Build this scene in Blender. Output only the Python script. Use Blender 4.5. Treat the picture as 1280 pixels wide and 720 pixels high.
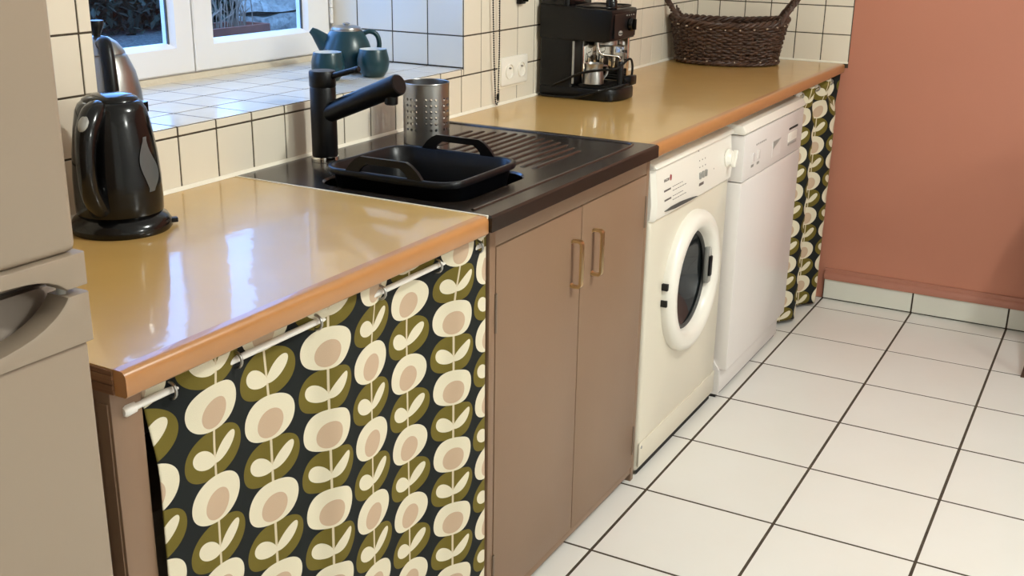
import bpy, bmesh, math, random
from mathutils import Vector, Matrix
random.seed(7)
PI = math.pi
S = bpy.context.scene
COL = S.collection
for o in list(bpy.data.objects): bpy.data.objects.remove(o)

# ------------------------------------------------------------------ camera
def cam_setup():
    yaw, pitch, roll = 0.50286, 0.32180, 0.01588
    f = Vector((math.cos(yaw)*math.cos(pitch), math.sin(yaw)*math.cos(pitch), -math.sin(pitch)))
    r = f.cross(Vector((0, 0, 1))).normalized(); u = r.cross(f)
    r2 = math.cos(roll)*r + math.sin(roll)*u; u2 = -math.sin(roll)*r + math.cos(roll)*u
    m = Matrix((( r2.x, u2.x, -f.x, -2.1144), (r2.y, u2.y, -f.y, -0.9384), (r2.z, u2.z, -f.z, 1.4195), (0, 0, 0, 1)))
    cd = bpy.data.cameras.new('camera'); cd.sensor_width = 36; cd.lens = 36*1389.36/1280
    cd.clip_start = 0.02; cd.clip_end = 100
    c = bpy.data.objects.new('camera', cd); COL.objects.link(c); c.matrix_world = m
    S.camera = c
cam_setup()

# ------------------------------------------------------------------ world, lights, exposure
W = bpy.data.worlds.new('sky'); S.world = W; W.use_nodes = True
bg = W.node_tree.nodes['Background']; bg.inputs[0].default_value = (0.22, 0.45, 1.0, 1); bg.inputs[1].default_value = 6.8
def point(name, loc, watts, col, rad):
    l = bpy.data.lights.new(name, 'POINT'); l.energy = watts; l.color = col; l.shadow_soft_size = rad
    o = bpy.data.objects.new(name, l); COL.objects.link(o); o.location = loc
WARM = (0.97, 1.0, 0.94)
point('ceiling_lamp', (-0.05, -1.34, 2.38), 80, WARM, 0.06)
point('far_lamp', (-0.75, -3.3, 2.15), 62, WARM, 0.12)
S.view_settings.view_transform = 'Standard'; S.view_settings.look = 'None'
S.view_settings.exposure = 0.0; S.view_settings.gamma = 1.0; S.view_settings.use_curve_mapping = False

# ------------------------------------------------------------------ materials
def lin(c):
    return tuple(((v/255)/12.92 if v/255 <= 0.04045 else ((v/255+0.055)/1.055)**2.4) for v in c)
def mat(name, col, rough=0.5, metal=0.0, spec=0.5, coat=0.0, coat_r=0.05, noise=None, bump=None, rnd=0.0, srgb=True, aniso=0.0):
    m = bpy.data.materials.new(name); m.use_nodes = True; nt = m.node_tree; b = nt.nodes['Principled BSDF']
    c = lin(col) if srgb else col
    b.inputs['Base Color'].default_value = (*c, 1); b.inputs['Roughness'].default_value = rough
    b.inputs['Metallic'].default_value = metal; b.inputs['Specular IOR Level'].default_value = spec
    b.inputs['Coat Weight'].default_value = coat; b.inputs['Coat Roughness'].default_value = coat_r
    b.inputs['Anisotropic'].default_value = aniso
    tc = None
    def coords():
        nonlocal tc
        if tc is None: tc = nt.nodes.new('ShaderNodeTexCoord')
        return tc.outputs['Object']
    src = None
    if noise:                                   # (scale, second colour, contrast, stretch)
        n = nt.nodes.new('ShaderNodeTexNoise'); n.inputs['Scale'].default_value = noise[0]; n.inputs['Detail'].default_value = 6
        mp = nt.nodes.new('ShaderNodeMapping'); mp.inputs['Scale'].default_value = noise[3] if len(noise) > 3 else (1, 1, 1)
        nt.links.new(coords(), mp.inputs[0]); nt.links.new(mp.outputs[0], n.inputs['Vector'])
        rp = nt.nodes.new('ShaderNodeMapRange'); k = noise[2]
        rp.inputs[1].default_value = 0.5-0.5/k; rp.inputs[2].default_value = 0.5+0.5/k
        nt.links.new(n.outputs[0], rp.inputs[0])
        mx = nt.nodes.new('ShaderNodeMix'); mx.data_type = 'RGBA'
        mx.inputs[6].default_value = (*c, 1); mx.inputs[7].default_value = (*(lin(noise[1]) if srgb else noise[1]), 1)
        nt.links.new(rp.outputs[0], mx.inputs[0]); src = mx.outputs[2]
    if rnd:
        oi = nt.nodes.new('ShaderNodeObjectInfo'); hs = nt.nodes.new('ShaderNodeHueSaturation')
        mr = nt.nodes.new('ShaderNodeMapRange'); mr.inputs[3].default_value = 1-rnd; mr.inputs[4].default_value = 1+rnd
        nt.links.new(oi.outputs['Random'], mr.inputs[0]); nt.links.new(mr.outputs[0], hs.inputs['Value'])
        if src: nt.links.new(src, hs.inputs['Color'])
        else: hs.inputs['Color'].default_value = (*c, 1)
        src = hs.outputs[0]
    if src: nt.links.new(src, b.inputs['Base Color'])
    if bump:                                    # (scale, strength, distance, stretch)
        n = nt.nodes.new('ShaderNodeTexNoise'); n.inputs['Scale'].default_value = bump[0]; n.inputs['Detail'].default_value = 4
        mp = nt.nodes.new('ShaderNodeMapping'); mp.inputs['Scale'].default_value = bump[3] if len(bump) > 3 else (1, 1, 1)
        nt.links.new(coords(), mp.inputs[0]); nt.links.new(mp.outputs[0], n.inputs['Vector'])
        bp = nt.nodes.new('ShaderNodeBump'); bp.inputs['Strength'].default_value = bump[1]; bp.inputs['Distance'].default_value = bump[2]
        nt.links.new(n.outputs[0], bp.inputs['Height']); nt.links.new(bp.outputs[0], b.inputs['Normal'])
        if coat: nt.links.new(bp.outputs[0], b.inputs['Coat Normal'])
    return m

M = {}
M['floor_tile'] = mat('floor tile', (238, 236, 231), 0.22, spec=0.5, noise=(3, (234, 231, 224), 2), bump=(6, 0.05, 0.01), rnd=0.012)
M['grout'] = mat('grout', (52, 42, 32), 0.9, noise=(40, (80, 68, 52), 2))
M['wall_tile'] = mat('wall tile', (229, 219, 201), 0.16, spec=0.5, bump=(14, 0.06, 0.01), rnd=0.02)
M['skirt_tile'] = mat('skirting tile', (222, 220, 208), 0.25, rnd=0.02)
M['caulk'] = mat('caulk', (240, 232, 214), 0.5)
M['plaster'] = mat('plaster', (228, 228, 226), 0.8, bump=(60, 0.1, 0.01))
M['salmon'] = mat('salmon paint', (190, 127, 104), 0.45, spec=0.3, noise=(2.2, (183, 121, 98), 1.5), bump=(180, 0.06, 0.004))
M['salmon_trim'] = mat('salmon trim paint', (170, 112, 92), 0.4)
M['frame_white'] = mat('window frame white', (238, 233, 228), 0.35)
M['sill_mortar'] = mat('sill mortar', (214, 200, 176), 0.8, bump=(70, 0.3, 0.004))
M['fridge'] = mat('fridge enamel', (150, 134, 116), 0.42, bump=(260, 0.04, 0.002))
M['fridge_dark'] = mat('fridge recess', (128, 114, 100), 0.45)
M['gasket'] = mat('gasket', (70, 62, 54), 0.7)
M['taupe'] = mat('taupe paint', (133, 106, 83), 0.42, noise=(5, (128, 101, 79), 2, (1, 1, 0.3)), bump=(120, 0.05, 0.003))
M['taupe_dark'] = mat('taupe shadow board', (120, 92, 74), 0.6)  # taupe darkened to paint in shade on the toe board and shelf
M['brass'] = mat('brass', (214, 192, 146), 0.28, metal=1.0)
M['steel'] = mat('brushed steel', (168, 166, 162), 0.3, metal=1.0, bump=(40, 0.06, 0.004, (1, 1, 30)))
M['hinge_steel'] = mat('dull hinge steel', (120, 104, 90), 0.4, metal=0.6)
M['chrome'] = mat('chrome', (225, 222, 216), 0.06, metal=1.0)
M['black_plastic'] = mat('black plastic', (9, 9, 10), 0.34, spec=0.3)
M['black_gloss'] = mat('black gloss plastic', (7, 7, 8), 0.14, spec=0.4)
M['black_matt'] = mat('black matt metal', (9, 9, 11), 0.36, spec=0.28)
M['tub'] = mat('black tub plastic', (9, 10, 13), 0.34, spec=0.3, bump=(160, 0.05, 0.003))
M['sink'] = mat('black composite', (30, 24, 20), 0.2, spec=0.5, noise=(300, (40, 33, 28), 3))
M['sink_bowl'] = mat('black composite bowl', (18, 18, 21), 0.25)
M['white'] = mat('white enamel', (238, 233, 222), 0.28, bump=(5, 0.02, 0.01))
M['cream_enamel'] = mat('cream enamel', (220, 212, 194), 0.3)
M['dw_white'] = mat('dishwasher enamel', (230, 224, 220), 0.24)
M['grey_mark'] = mat('grey print', (95, 88, 82), 0.5)
M['red_mark'] = mat('red print', (150, 60, 60), 0.5)
M['dark'] = mat('black parts and gap shade', (22, 19, 17), 0.8)  # black of small parts, also painted shade in gaps
M['rubber'] = mat('grey rubber', (70, 68, 66), 0.6)
M['drum_glass'] = mat('door glass', (34, 38, 40), 0.07, spec=0.8)
M['grey_plastic'] = mat('grey plastic', (150, 148, 142), 0.4)
M['teal'] = mat('teal stoneware', (16, 54, 60), 0.3, spec=0.5)
M['cup_inner'] = mat('white glaze', (225, 228, 226), 0.2)
M['wicker'] = mat('wicker', (44, 28, 20), 0.5, noise=(45, (82, 54, 38), 2.2))
M['wicker_end'] = mat('cut willow ends', (190, 170, 150), 0.6)
M['gauge'] = mat('smoked gauge', (84, 86, 87), 0.2)
M['rod'] = mat('white rod', (236, 232, 224), 0.3)
M['darkwood'] = mat('dark wood', (74, 48, 32), 0.4, noise=(8, (52, 32, 22), 2, (1, 1, 6)))
M['card'] = mat('taupe card', (150, 134, 112), 0.8)
M['stone'] = mat('stone', (206, 202, 190), 0.9, noise=(14, (140, 136, 126), 2), bump=(22, 0.8, 0.03), rnd=0.12)
M['mortar'] = mat('mortar', (84, 80, 74), 0.95)
M['gravel'] = mat('gravel', (104, 104, 100), 0.95, noise=(60, (52, 54, 50), 3), bump=(50, 1, 0.03))
M['pebble'] = mat('pebble', (180, 180, 176), 0.8, rnd=0.25)
M['terracotta'] = mat('terracotta', (150, 86, 62), 0.8, noise=(12, (120, 70, 54), 2))
M['soil'] = mat('soil', (52, 42, 34), 0.95)
M['leaf'] = mat('hedge leaf', (40, 50, 40), 0.6, noise=(9, (84, 96, 78), 2))
M['twig'] = mat('dry twig', (150, 128, 108), 0.8)
M['ply'] = mat('raw board end', (150, 106, 70), 0.7, noise=(3, (104, 68, 44), 2, (1, 1, 60)))

def worktop_mat():
    m = mat('worktop laminate', (208, 167, 98), 0.30, spec=0.5, coat=0.6, coat_r=0.06, noise=(7, (196, 156, 90), 1.6), bump=(12, 0.22, 0.004))
    return m
M['worktop'] = worktop_mat()
M['worktop_edge'] = mat('worktop edge band', (180, 126, 74), 0.32, coat=0.4, noise=(16, (170, 116, 66), 1.6, (0.3, 1, 1)))

def glass_mat():
    m = bpy.data.materials.new('window glass'); m.use_nodes = True; nt = m.node_tree; nt.nodes.remove(nt.nodes['Principled BSDF'])
    t = nt.nodes.new('ShaderNodeBsdfTransparent'); t.inputs[0].default_value = (0.93, 0.97, 0.98, 1)
    g = nt.nodes.new('ShaderNodeBsdfGlossy'); g.inputs['Roughness'].default_value = 0.01
    lw = nt.nodes.new('ShaderNodeLayerWeight'); lw.inputs[0].default_value = 0.5
    pw = nt.nodes.new('ShaderNodeMath'); pw.operation = 'POWER'; pw.inputs[1].default_value = 5; nt.links.new(lw.outputs['Facing'], pw.inputs[0])
    fr = nt.nodes.new('ShaderNodeMath'); fr.operation = 'MULTIPLY_ADD'; fr.inputs[1].default_value = 0.5; fr.inputs[2].default_value = 0.012; nt.links.new(pw.outputs[0], fr.inputs[0])
    mx = nt.nodes.new('ShaderNodeMixShader')
    nt.links.new(fr.outputs[0], mx.inputs[0]); nt.links.new(t.outputs[0], mx.inputs[1]); nt.links.new(g.outputs[0], mx.inputs[2])
    nt.links.new(mx.outputs[0], nt.nodes['Material Output'].inputs[0])
    return m
M['glass'] = glass_mat()

# printed cotton: stems with ovals and paired leaves, drawn from the cloth's own UV (metres)
PF = 0.1225
def fabric_mat(P=PF, H=0.134):
    m = bpy.data.materials.new('printed cotton'); m.use_nodes = True; nt = m.node_tree; N = nt.nodes; L = nt.links
    class X:
        def __init__(s, o): s.o = o
        def __add__(a, b): return op('ADD', a, b)
        def __radd__(a, b): return op('ADD', b, a)
        def __sub__(a, b): return op('SUBTRACT', a, b)
        def __rsub__(a, b): return op('SUBTRACT', b, a)
        def __mul__(a, b): return op('MULTIPLY', a, b)
        def __rmul__(a, b): return op('MULTIPLY', b, a)
        def __truediv__(a, b): return op('DIVIDE', a, b)
    def op(k, *a):
        n = N.new('ShaderNodeMath'); n.operation = k
        for i, v in enumerate(a):
            if isinstance(v, X): L.new(v.o, n.inputs[i])
            else: n.inputs[i].default_value = v
        return X(n.outputs[0])
    def mix(mask, a, b):
        n = N.new('ShaderNodeMix'); n.data_type = 'RGBA'; L.new(mask.o, n.inputs[0])
        for i, v in ((6, a), (7, b)):
            if isinstance(v, tuple): n.inputs[i].default_value = (*v, 1)
            else: L.new(v, n.inputs[i])
        return n.outputs[2]
    uv = N.new('ShaderNodeUVMap'); sp = N.new('ShaderNodeSeparateXYZ'); L.new(uv.outputs[0], sp.inputs[0])
    s, t = X(sp.outputs[0]), X(sp.outputs[1])
    k = op('FLOOR', s/P); x = s - (k+0.5)*P
    odd = op('MODULO', op('ABSOLUTE', k), 2.0)
    tt = t + odd*(H/2)
    y = tt - op('ROUND', tt/H)*H                      # oval centred on y = 0
    t2 = tt - H/2; y2 = t2 - op('ROUND', t2/H)*H      # leaf pair centred on y2 = 0
    def ell(xx, yy, cx, cy, rx, ry, deg, p=2.0):
        c, sn = math.cos(math.radians(deg)), math.sin(math.radians(deg))
        a = (xx-cx)*c + (yy-cy)*sn; b = (yy-cy)*c - (xx-cx)*sn
        q = op('POWER', op('ABSOLUTE', a/rx), p) + op('POWER', op('ABSOLUTE', b/ry), p)
        return op('LESS_THAN', q, 1.0)
    def drop(xx, yy, ox, oy, ln, w, deg):             # leaf with its tip at (ox, oy)
        c, sn = math.cos(math.radians(deg)), math.sin(math.radians(deg))
        a = ((xx-ox)*c + (yy-oy)*sn)/ln; b = ((yy-oy)*c - (xx-ox)*sn)/w
        a = op('MAXIMUM', op('MINIMUM', a, 1.0), 0.0)
        return op('LESS_THAN', b*b, op('POWER', a, 1.25)*(1.0-a)*1.75)
    dark = lin((27, 30, 30)); olive = lin((104, 92, 36)); cream = lin((218, 209, 184)); tan = lin((192, 166, 140)); stemc = lin((205, 190, 160))
    col = mix(ell(x, y2, 0.000, 0.0, 0.0600, 0.0350, 0, 2.15), dark, olive)
    stem = op('LESS_THAN', op('ABSOLUTE', x), 0.0022)
    lf = op('MAXIMUM', drop(x, y2, 0.001, -0.014, 0.049, 0.0215, 153), drop(x, y2, -0.001, -0.014, 0.054, 0.0180, 31))
    col = mix(op('MAXIMUM', stem, lf), col, stemc)
    col = mix(lf, col, cream)
    col = mix(ell(x, y, 0.0, 0.0, 0.0520, 0.0340, -4, 2.08), col, cream)
    col = mix(ell(x, y, 0.001, -0.0085, 0.0250, 0.0215, 8), col, tan)
    nz = N.new('ShaderNodeTexNoise'); nz.inputs['Scale'].default_value = 900; L.new(uv.outputs[0], nz.inputs['Vector'])
    hs = N.new('ShaderNodeHueSaturation'); mr = N.new('ShaderNodeMapRange'); mr.inputs[3].default_value = 0.85; mr.inputs[4].default_value = 1.15
    L.new(nz.outputs[0], mr.inputs[0]); L.new(mr.outputs[0], hs.inputs['Value']); L.new(col, hs.inputs['Color'])
    b = N['Principled BSDF']; L.new(hs.outputs[0], b.inputs['Base Color']); b.inputs['Roughness'].default_value = 0.85; b.inputs['Specular IOR Level'].default_value = 0.2
    return m
M['fabric'] = fabric_mat()

# ------------------------------------------------------------------ mesh helpers
def bx(bm, x0, x1, y0, y1, z0, z1, bev=0.0, seg=2):
    t = bmesh.new(); bmesh.ops.create_cube(t, size=1)
    bmesh.ops.scale(t, vec=(x1-x0, y1-y0, z1-z0), verts=t.verts)
    bmesh.ops.translate(t, vec=((x0+x1)/2, (y0+y1)/2, (z0+z1)/2), verts=t.verts)
    if bev: bmesh.ops.bevel(t, geom=t.edges[:], offset=bev, segments=seg, affect='EDGES', profile=0.5)
    merge(bm, t)
def merge(bm, t, mtx=None):
    if mtx is not None: bmesh.ops.transform(t, matrix=mtx, verts=t.verts)
    me = bpy.data.meshes.new('tmp'); t.to_mesh(me); bm.from_mesh(me); bpy.data.meshes.remove(me); t.free()
def box(*a, **k):
    bm = bmesh.new(); bx(bm, *a, **k); return bm
def lathe(bm, prof, c=(0, 0, 0), n=40, mtx=None, cap0=True, cap1=True):
    t = bmesh.new(); rings = []
    for r, z in prof:
        rings.append([t.verts.new((r*math.cos(2*PI*i/n), r*math.sin(2*PI*i/n), z)) for i in range(n)])
    for a, b in zip(rings, rings[1:]):
        for i in range(n): t.faces.new((a[i], a[(i+1) % n], b[(i+1) % n], b[i]))
    if cap0: t.faces.new(list(reversed(rings[0])))
    if cap1: t.faces.new(rings[-1])
    bmesh.ops.recalc_face_normals(t, faces=t.faces)
    merge(bm, t, Matrix.Translation(c) @ (mtx if mtx is not None else Matrix.Identity(4)))
def lathed(prof, **k):
    bm = bmesh.new(); lathe(bm, prof, **k); return bm
def frame_of(d):
    d = d.normalized(); u = Vector((0, 0, 1)) if abs(d.z) < 0.9 else Vector((1, 0, 0))
    a = d.cross(u).normalized(); return a, d.cross(a).normalized()
def tube(bm, pts, r, n=10, closed=False, cap=True, flat=1.0):
    pts = [Vector(p) for p in pts]; m = len(pts); rs = r if isinstance(r, (list, tuple)) else [r]*m
    t = bmesh.new(); rings = []; a = None
    for i, p in enumerate(pts):
        if closed: d = pts[(i+1) % m]-pts[i-1]
        else: d = pts[min(i+1, m-1)]-pts[max(i-1, 0)]
        d.normalize()
        if a is None: a, b = frame_of(d)
        else: a = (a - d*a.dot(d)).normalized(); b = d.cross(a)
        rings.append([t.verts.new(p + rs[i]*(math.cos(2*PI*k/n)*a + flat*math.sin(2*PI*k/n)*b)) for k in range(n)])
    prs = list(zip(rings, rings[1:])) + ([(rings[-1], rings[0])] if closed else [])
    for A, B in prs:
        for k in range(n): t.faces.new((A[k], A[(k+1) % n], B[(k+1) % n], B[k]))
    if cap and not closed: t.faces.new(list(reversed(rings[0]))); t.faces.new(rings[-1])
    bmesh.ops.recalc_face_normals(t, faces=t.faces); merge(bm, t)
def tubed(*a, **k):
    bm = bmesh.new(); tube(bm, *a, **k); return bm
def spline(ctrl, n=8):
    P = [Vector(p) for p in ctrl]; out = []
    for i in range(len(P)-1):
        p0, p1, p2, p3 = P[max(i-1, 0)], P[i], P[i+1], P[min(i+2, len(P)-1)]
        for k in range(n):
            t = k/n
            out.append(0.5*((2*p1)+(p2-p0)*t+(2*p0-5*p1+4*p2-p3)*t*t+(3*p1-p0-3*p2+p3)*t**3))
    out.append(P[-1]); return out
def prism(bm, pts, axis, a0, a1, bev=0.0):
    """outline pts (2-D) extruded along axis 'x' -> pts are (y,z); 'y' -> (x,z); 'z' -> (x,y)"""
    t = bmesh.new()
    def P(p, a): return (a, p[0], p[1]) if axis == 'x' else (p[0], a, p[1]) if axis == 'y' else (p[0], p[1], a)
    A = [t.verts.new(P(p, a0)) for p in pts]; B = [t.verts.new(P(p, a1)) for p in pts]; n = len(pts)
    fa = t.faces.new(A); fb = t.faces.new(list(reversed(B)))
    for i in range(n): t.faces.new((A[i], B[i], B[(i+1) % n], A[(i+1) % n]))
    bmesh.ops.recalc_face_normals(t, faces=t.faces)
    if bev:
        es = [e for e in t.edges if len({v.co[{'x': 0, 'y': 1, 'z': 2}[axis]] for v in e.verts}) == 1]
        bmesh.ops.bevel(t, geom=es, offset=bev, segments=2, affect='EDGES', profile=0.5)
    merge(bm, t)
def prismd(*a, **k):
    bm = bmesh.new(); prism(bm, *a, **k); return bm
def rrect(x0, x1, y0, y1, r, n=6):
    out = []
    for cx, cy, a0 in ((x1-r, y1-r, 0), (x0+r, y1-r, PI/2), (x0+r, y0+r, PI), (x1-r, y0+r, 1.5*PI)):
        for i in range(n+1):
            a = a0+PI/2*i/n; out.append((cx+r*math.cos(a), cy+r*math.sin(a)))
    return out
def loops(bm, ls, cap0=False, cap1=False, closed_stack=False):
    """skin a stack of equal-length 3-D loops"""
    t = bmesh.new(); R = [[t.verts.new(p) for p in l] for l in ls]; n = len(ls[0])
    pr = list(zip(R, R[1:])) + ([(R[-1], R[0])] if closed_stack else [])
    for A, B in pr:
        for i in range(n): t.faces.new((A[i], A[(i+1) % n], B[(i+1) % n], B[i]))
    if cap0: t.faces.new(list(reversed(R[0])))
    if cap1: t.faces.new(R[-1])
    bmesh.ops.recalc_face_normals(t, faces=t.faces); merge(bm, t)

def obj(name, bm, m, parent=None, smooth=40, label=None, kind=None):
    me = bpy.data.meshes.new(name); bm.to_mesh(me); bm.free()
    mm = M[m] if isinstance(m, str) else m
    me.materials.append(mm)
    if smooth:
        for p in me.polygons: p.use_smooth = True
        me.set_sharp_from_angle(angle=math.radians(smooth))
    o = bpy.data.objects.new(name, me); COL.objects.link(o)
    if parent is not None:
        o.parent = parent
        if parent.type == 'EMPTY': o.matrix_parent_inverse = Matrix.Translation(parent.location).inverted()
    if label: o['label'] = label
    if kind: o['kind'] = kind
    return o
def thing(name, label, cat, loc, group=None):
    o = bpy.data.objects.new(name, None); COL.objects.link(o); o.location = loc; o.empty_display_size = 0.05
    o['label'] = label; o['category'] = cat
    if group: o['group'] = group
    return o
def tag(o, label, cat, group=None):
    o['label'] = label; o['category'] = cat
    if group: o['group'] = group
    return o
def struct(name, bm, m, label=None, **k):
    o = obj(name, bm, m, **k); o['kind'] = 'structure'
    if label: o['label'] = label
    return o
_tiles = {}
def tile(parent, name, w, h, d, axis, loc, m, bev=0.0012):
    """shared bevelled tile: w x h face, d deep, front face at loc's plane. axis: normal the face looks along"""
    key = (name, round(w, 4), round(h, 4), axis, m)
    if key not in _tiles:
        if axis == 'z': b = box(-w/2, w/2, -h/2, h/2, -d, 0, bev=bev, seg=1)
        elif axis == 'y': b = box(-w/2, w/2, 0, d, -h/2, h/2, bev=bev, seg=1)
        else: b = box(0, d, -w/2, w/2, -h/2, h/2, bev=bev, seg=1)
        me = bpy.data.meshes.new(name); b.to_mesh(me); b.free(); me.materials.append(M[m]); _tiles[key] = me
    o = bpy.data.objects.new(name, _tiles[key]); COL.objects.link(o); o.parent = parent; o.location = loc
    return o
def text(s, size, m, parent, mtx, name='lettering', ext=0.0004):
    cu = bpy.data.curves.new('txt', 'FONT'); cu.body = s; cu.size = size; cu.extrude = ext; cu.resolution_u = 3
    t = bpy.data.objects.new('txt', cu); COL.objects.link(t)
    me = bpy.data.meshes.new_from_object(t.evaluated_get(bpy.context.evaluated_depsgraph_get()))
    bpy.data.objects.remove(t); bpy.data.curves.remove(cu)
    me.transform(mtx); me.name = name; me.materials.clear(); me.materials.append(M[m])
    o = bpy.data.objects.new(name, me); COL.objects.link(o); o.parent = parent
    if parent.type == 'EMPTY': o.matrix_parent_inverse = Matrix.Translation(parent.location).inverted()
    return o
RX90 = Matrix.Rotation(PI/2, 4, 'X')             # lays flat text upright, facing -y

# ------------------------------------------------------------------ the room
TW = 0.602                                        # face of the back wall's tiles
XE = 2.160                                        # face of the end wall's tiles
XL, YF, ZC = -3.4, -4.3, 2.5
# floor
fl = struct('floor', box(XL-0.1, XE+0.2, YF-0.1, 1.2, -0.1, -0.0006), 'grout', 'white square ceramic floor tiles with dark grout')
T = 0.34
for i in range(-10, 7):
    for j in range(-13, 2):
        x0, x1 = i*T, min((i+1)*T, 2.166); y0, y1 = (j-1)*T, min(j*T, 0.606)
        if x1 < XL or y1 < YF or x1-x0 < 0.02 or y1-y0 < 0.02: continue
        if x1 < -1.2 and y1 < -1.6: continue       # far behind the camera
        w, h = x1-x0-0.0072, y1-y0-0.0072
        tile(fl, 'floor_tile', w, h, 0.008, 'z', ((x0+x1)/2, (y0+y1)/2, random.uniform(-0.0003, 0.0003)), 'floor_tile', 0.0007)
fl_rest = struct('floor_rest', box(XL, -1.37, YF, -2.05, -0.0025, 0.0), 'floor_tile')
fl_rest.parent = fl
# back wall with the window opening
WX0, WX1, WZ0, WZ1 = -0.79, 0.405, 1.034, 2.08
yb0, yb1 = 0.608, 1.14
b = bmesh.new()
bx(b, XL-0.1, WX0, yb0, yb1, 0, ZC); bx(b, WX1+0.006, XE+0.2, yb0, yb1, 0, ZC)
bx(b, WX0, WX1+0.006, yb0, yb1, 0, WZ0-0.004); bx(b, WX0, WX1+0.006, yb0, yb1, WZ1, ZC)
wb = struct('wall_back', b, 'plaster', 'white square wall tiles with dark grout behind the worktops')
b = bmesh.new()
ZT = 1.634
bx(b, -1.42, WX0, 0.6035, yb0, 0.90, ZT); bx(b, WX1+0.002, XE+0.004, 0.6035, yb0, 0.90, ZT); bx(b, WX0, WX1+0.002, 0.6035, yb0, 0.90, 1.0355)
bx(b, WX1+0.0012, WX1+0.006, 0.6035, 1.03, 1.0335, WZ1); bx(b, WX0, WX1+0.006, 0.6035, 1.05, 1.030, 1.0401)
gr = obj('grout', b, 'grout', wb, smooth=0)
PX = 0.101; G = 0.0036
zr = [0.920, 1.022, 1.124, 1.226, 1.328, 1.430, 1.532, 1.634]
kx = [-0.414 + PX*k for k in range(-10, 27)]
def wall_piece(x0, x1, z0, z1):
    if x1-x0 < 0.008 or z1-z0 < 0.006: return
    tile(wb, 'wall_tile', x1-x0-G, z1-z0-G, 0.0035, 'y', ((x0+x1)/2, TW+random.uniform(-0.0003, 0.0003), (z0+z1)/2), 'wall_tile', 0.0008)
for r, (z0, z1) in enumerate(zip(zr, zr[1:])):
    for x0, x1 in zip(kx, kx[1:]):
        x1 = min(x1, XE)
        if x0 >= XE: continue
        if r == 0: wall_piece(x0, x1, z0, z1); continue
        if x0 < WX0: wall_piece(x0, min(x1, WX0+0.001), z0, z1)
        elif x1 > WX1: wall_piece(max(x0, WX1), x1, z0, z1)
        if r == 1 and x1 > WX0 and x0 < WX1: wall_piece(max(x0, WX0), min(x1, WX1), z0, 1.0405)
# sill tiles and reveal tiles
ys = [0.6015, 0.714, 0.827, 0.940, 1.045]
for y0, y1 in zip(ys, ys[1:]):
    for x0, x1 in zip(kx, kx[1:]):
        a, c = max(x0, WX0), min(x1, WX1)
        if c-a < 0.01: continue
        tile(wb, 'sill_tile', c-a-0.0042, y1-y0-0.0042, 0.004, 'z', ((a+c)/2, (y0+y1)/2, 1.0405), 'wall_tile', 0.0007)
zr2 = [1.042, 1.124, 1.226, 1.328, 1.430, 1.532, 1.634, 1.736, 1.838, 1.940, 2.042]
yr = [0.6045, 0.715, 0.828, 0.944, 1.034]
for z0, z1 in zip(zr2, zr2[1:]):
    for y0, y1 in zip(yr, yr[1:]):
        tile(wb, 'reveal_tile', y1-y0-0.0034, z1-z0-0.0034, 0.0035, 'x', (WX1, (y0+y1)/2, (z0+z1)/2), 'wall_tile', 0.0007)
caulk = obj('caulk_bead', prismd([(0.6015, 0.921), (0.5945, 0.921), (0.5965, 0.925), (0.6015, 0.9275)], 'x', -1.30, XE, ), 'caulk', wb)
# end wall: tiled corner above the worktop, salmon paint beyond
we = struct('wall_right', box(XE+0.006, XE+0.2, YF-0.1, yb1, 0, ZC), 'salmon', 'salmon pink painted wall at the end of the kitchen')
obj('grout', box(XE+0.0012, XE+0.006, 0.0, 0.606, 0.905, ZT), 'grout', we, smooth=0)
ye = [0.0005, 0.1045, 0.207, 0.3085, 0.41, 0.5115, 0.602]
for z0, z1 in zip([0.9205]+[z+0.003 for z in zr[1:]], [z+0.003 for z in zr[1:]]):
    for y0, y1 in zip(ye, ye[1:]):
        tile(we, 'wall_tile', y1-y0-G, z1-z0-G, 0.0035, 'x', (XE+random.uniform(-0.0003, 0.0003), (y0+y1)/2, (z0+z1)/2), 'wall_tile', 0.0008)
obj('caulk_bead', prismd([(XE, 0.921), (XE-0.006, 0.921), (XE-0.005, 0.925), (XE, 0.9275)], 'y', 0.0, 0.6), 'caulk', we)
# skirting tiles and the painted rail over them
sk = struct('baseboard_right', box(XE-0.002, XE+0.006, YF, 0.0, 0.0, 0.083), 'grout', 'row of white skirting tiles along the salmon wall')
for j in range(-12, 1):
    y0, y1 = (j-1)*T, j*T
    if y1 < YF+0.3: continue
    tile(sk, 'skirting_tile', T-0.006, 0.077, 0.008, 'x', (XE-0.010, (y0+y1)/2+0.0, 0.0445), 'skirt_tile', 0.0012)
tr = [(XE+0.006, 0.084), (XE-0.016, 0.084), (XE-0.016, 0.100), (XE-0.010, 0.108), (XE-0.004, 0.112), (XE-0.002, 0.124), (XE+0.006, 0.126)]
b = bmesh.new()
prism(b, [(x, z) for x, z in tr], 'y', YF, 0.0)
trim = struct('trim_1', b, 'salmon_trim', 'salmon painted moulding above the skirting tiles')
# the unseen rest of the room
struct('wall_left', box(XL-0.2, XL, YF-0.1, yb1, 0, ZC), 'plaster')
struct('wall_front', box(XL-0.2, XE+0.2, YF-0.2, YF, 0, ZC), 'plaster')
struct('ceiling', box(XL-0.2, XE+0.2, YF-0.2, yb1, ZC, ZC+0.1), 'plaster')

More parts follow.
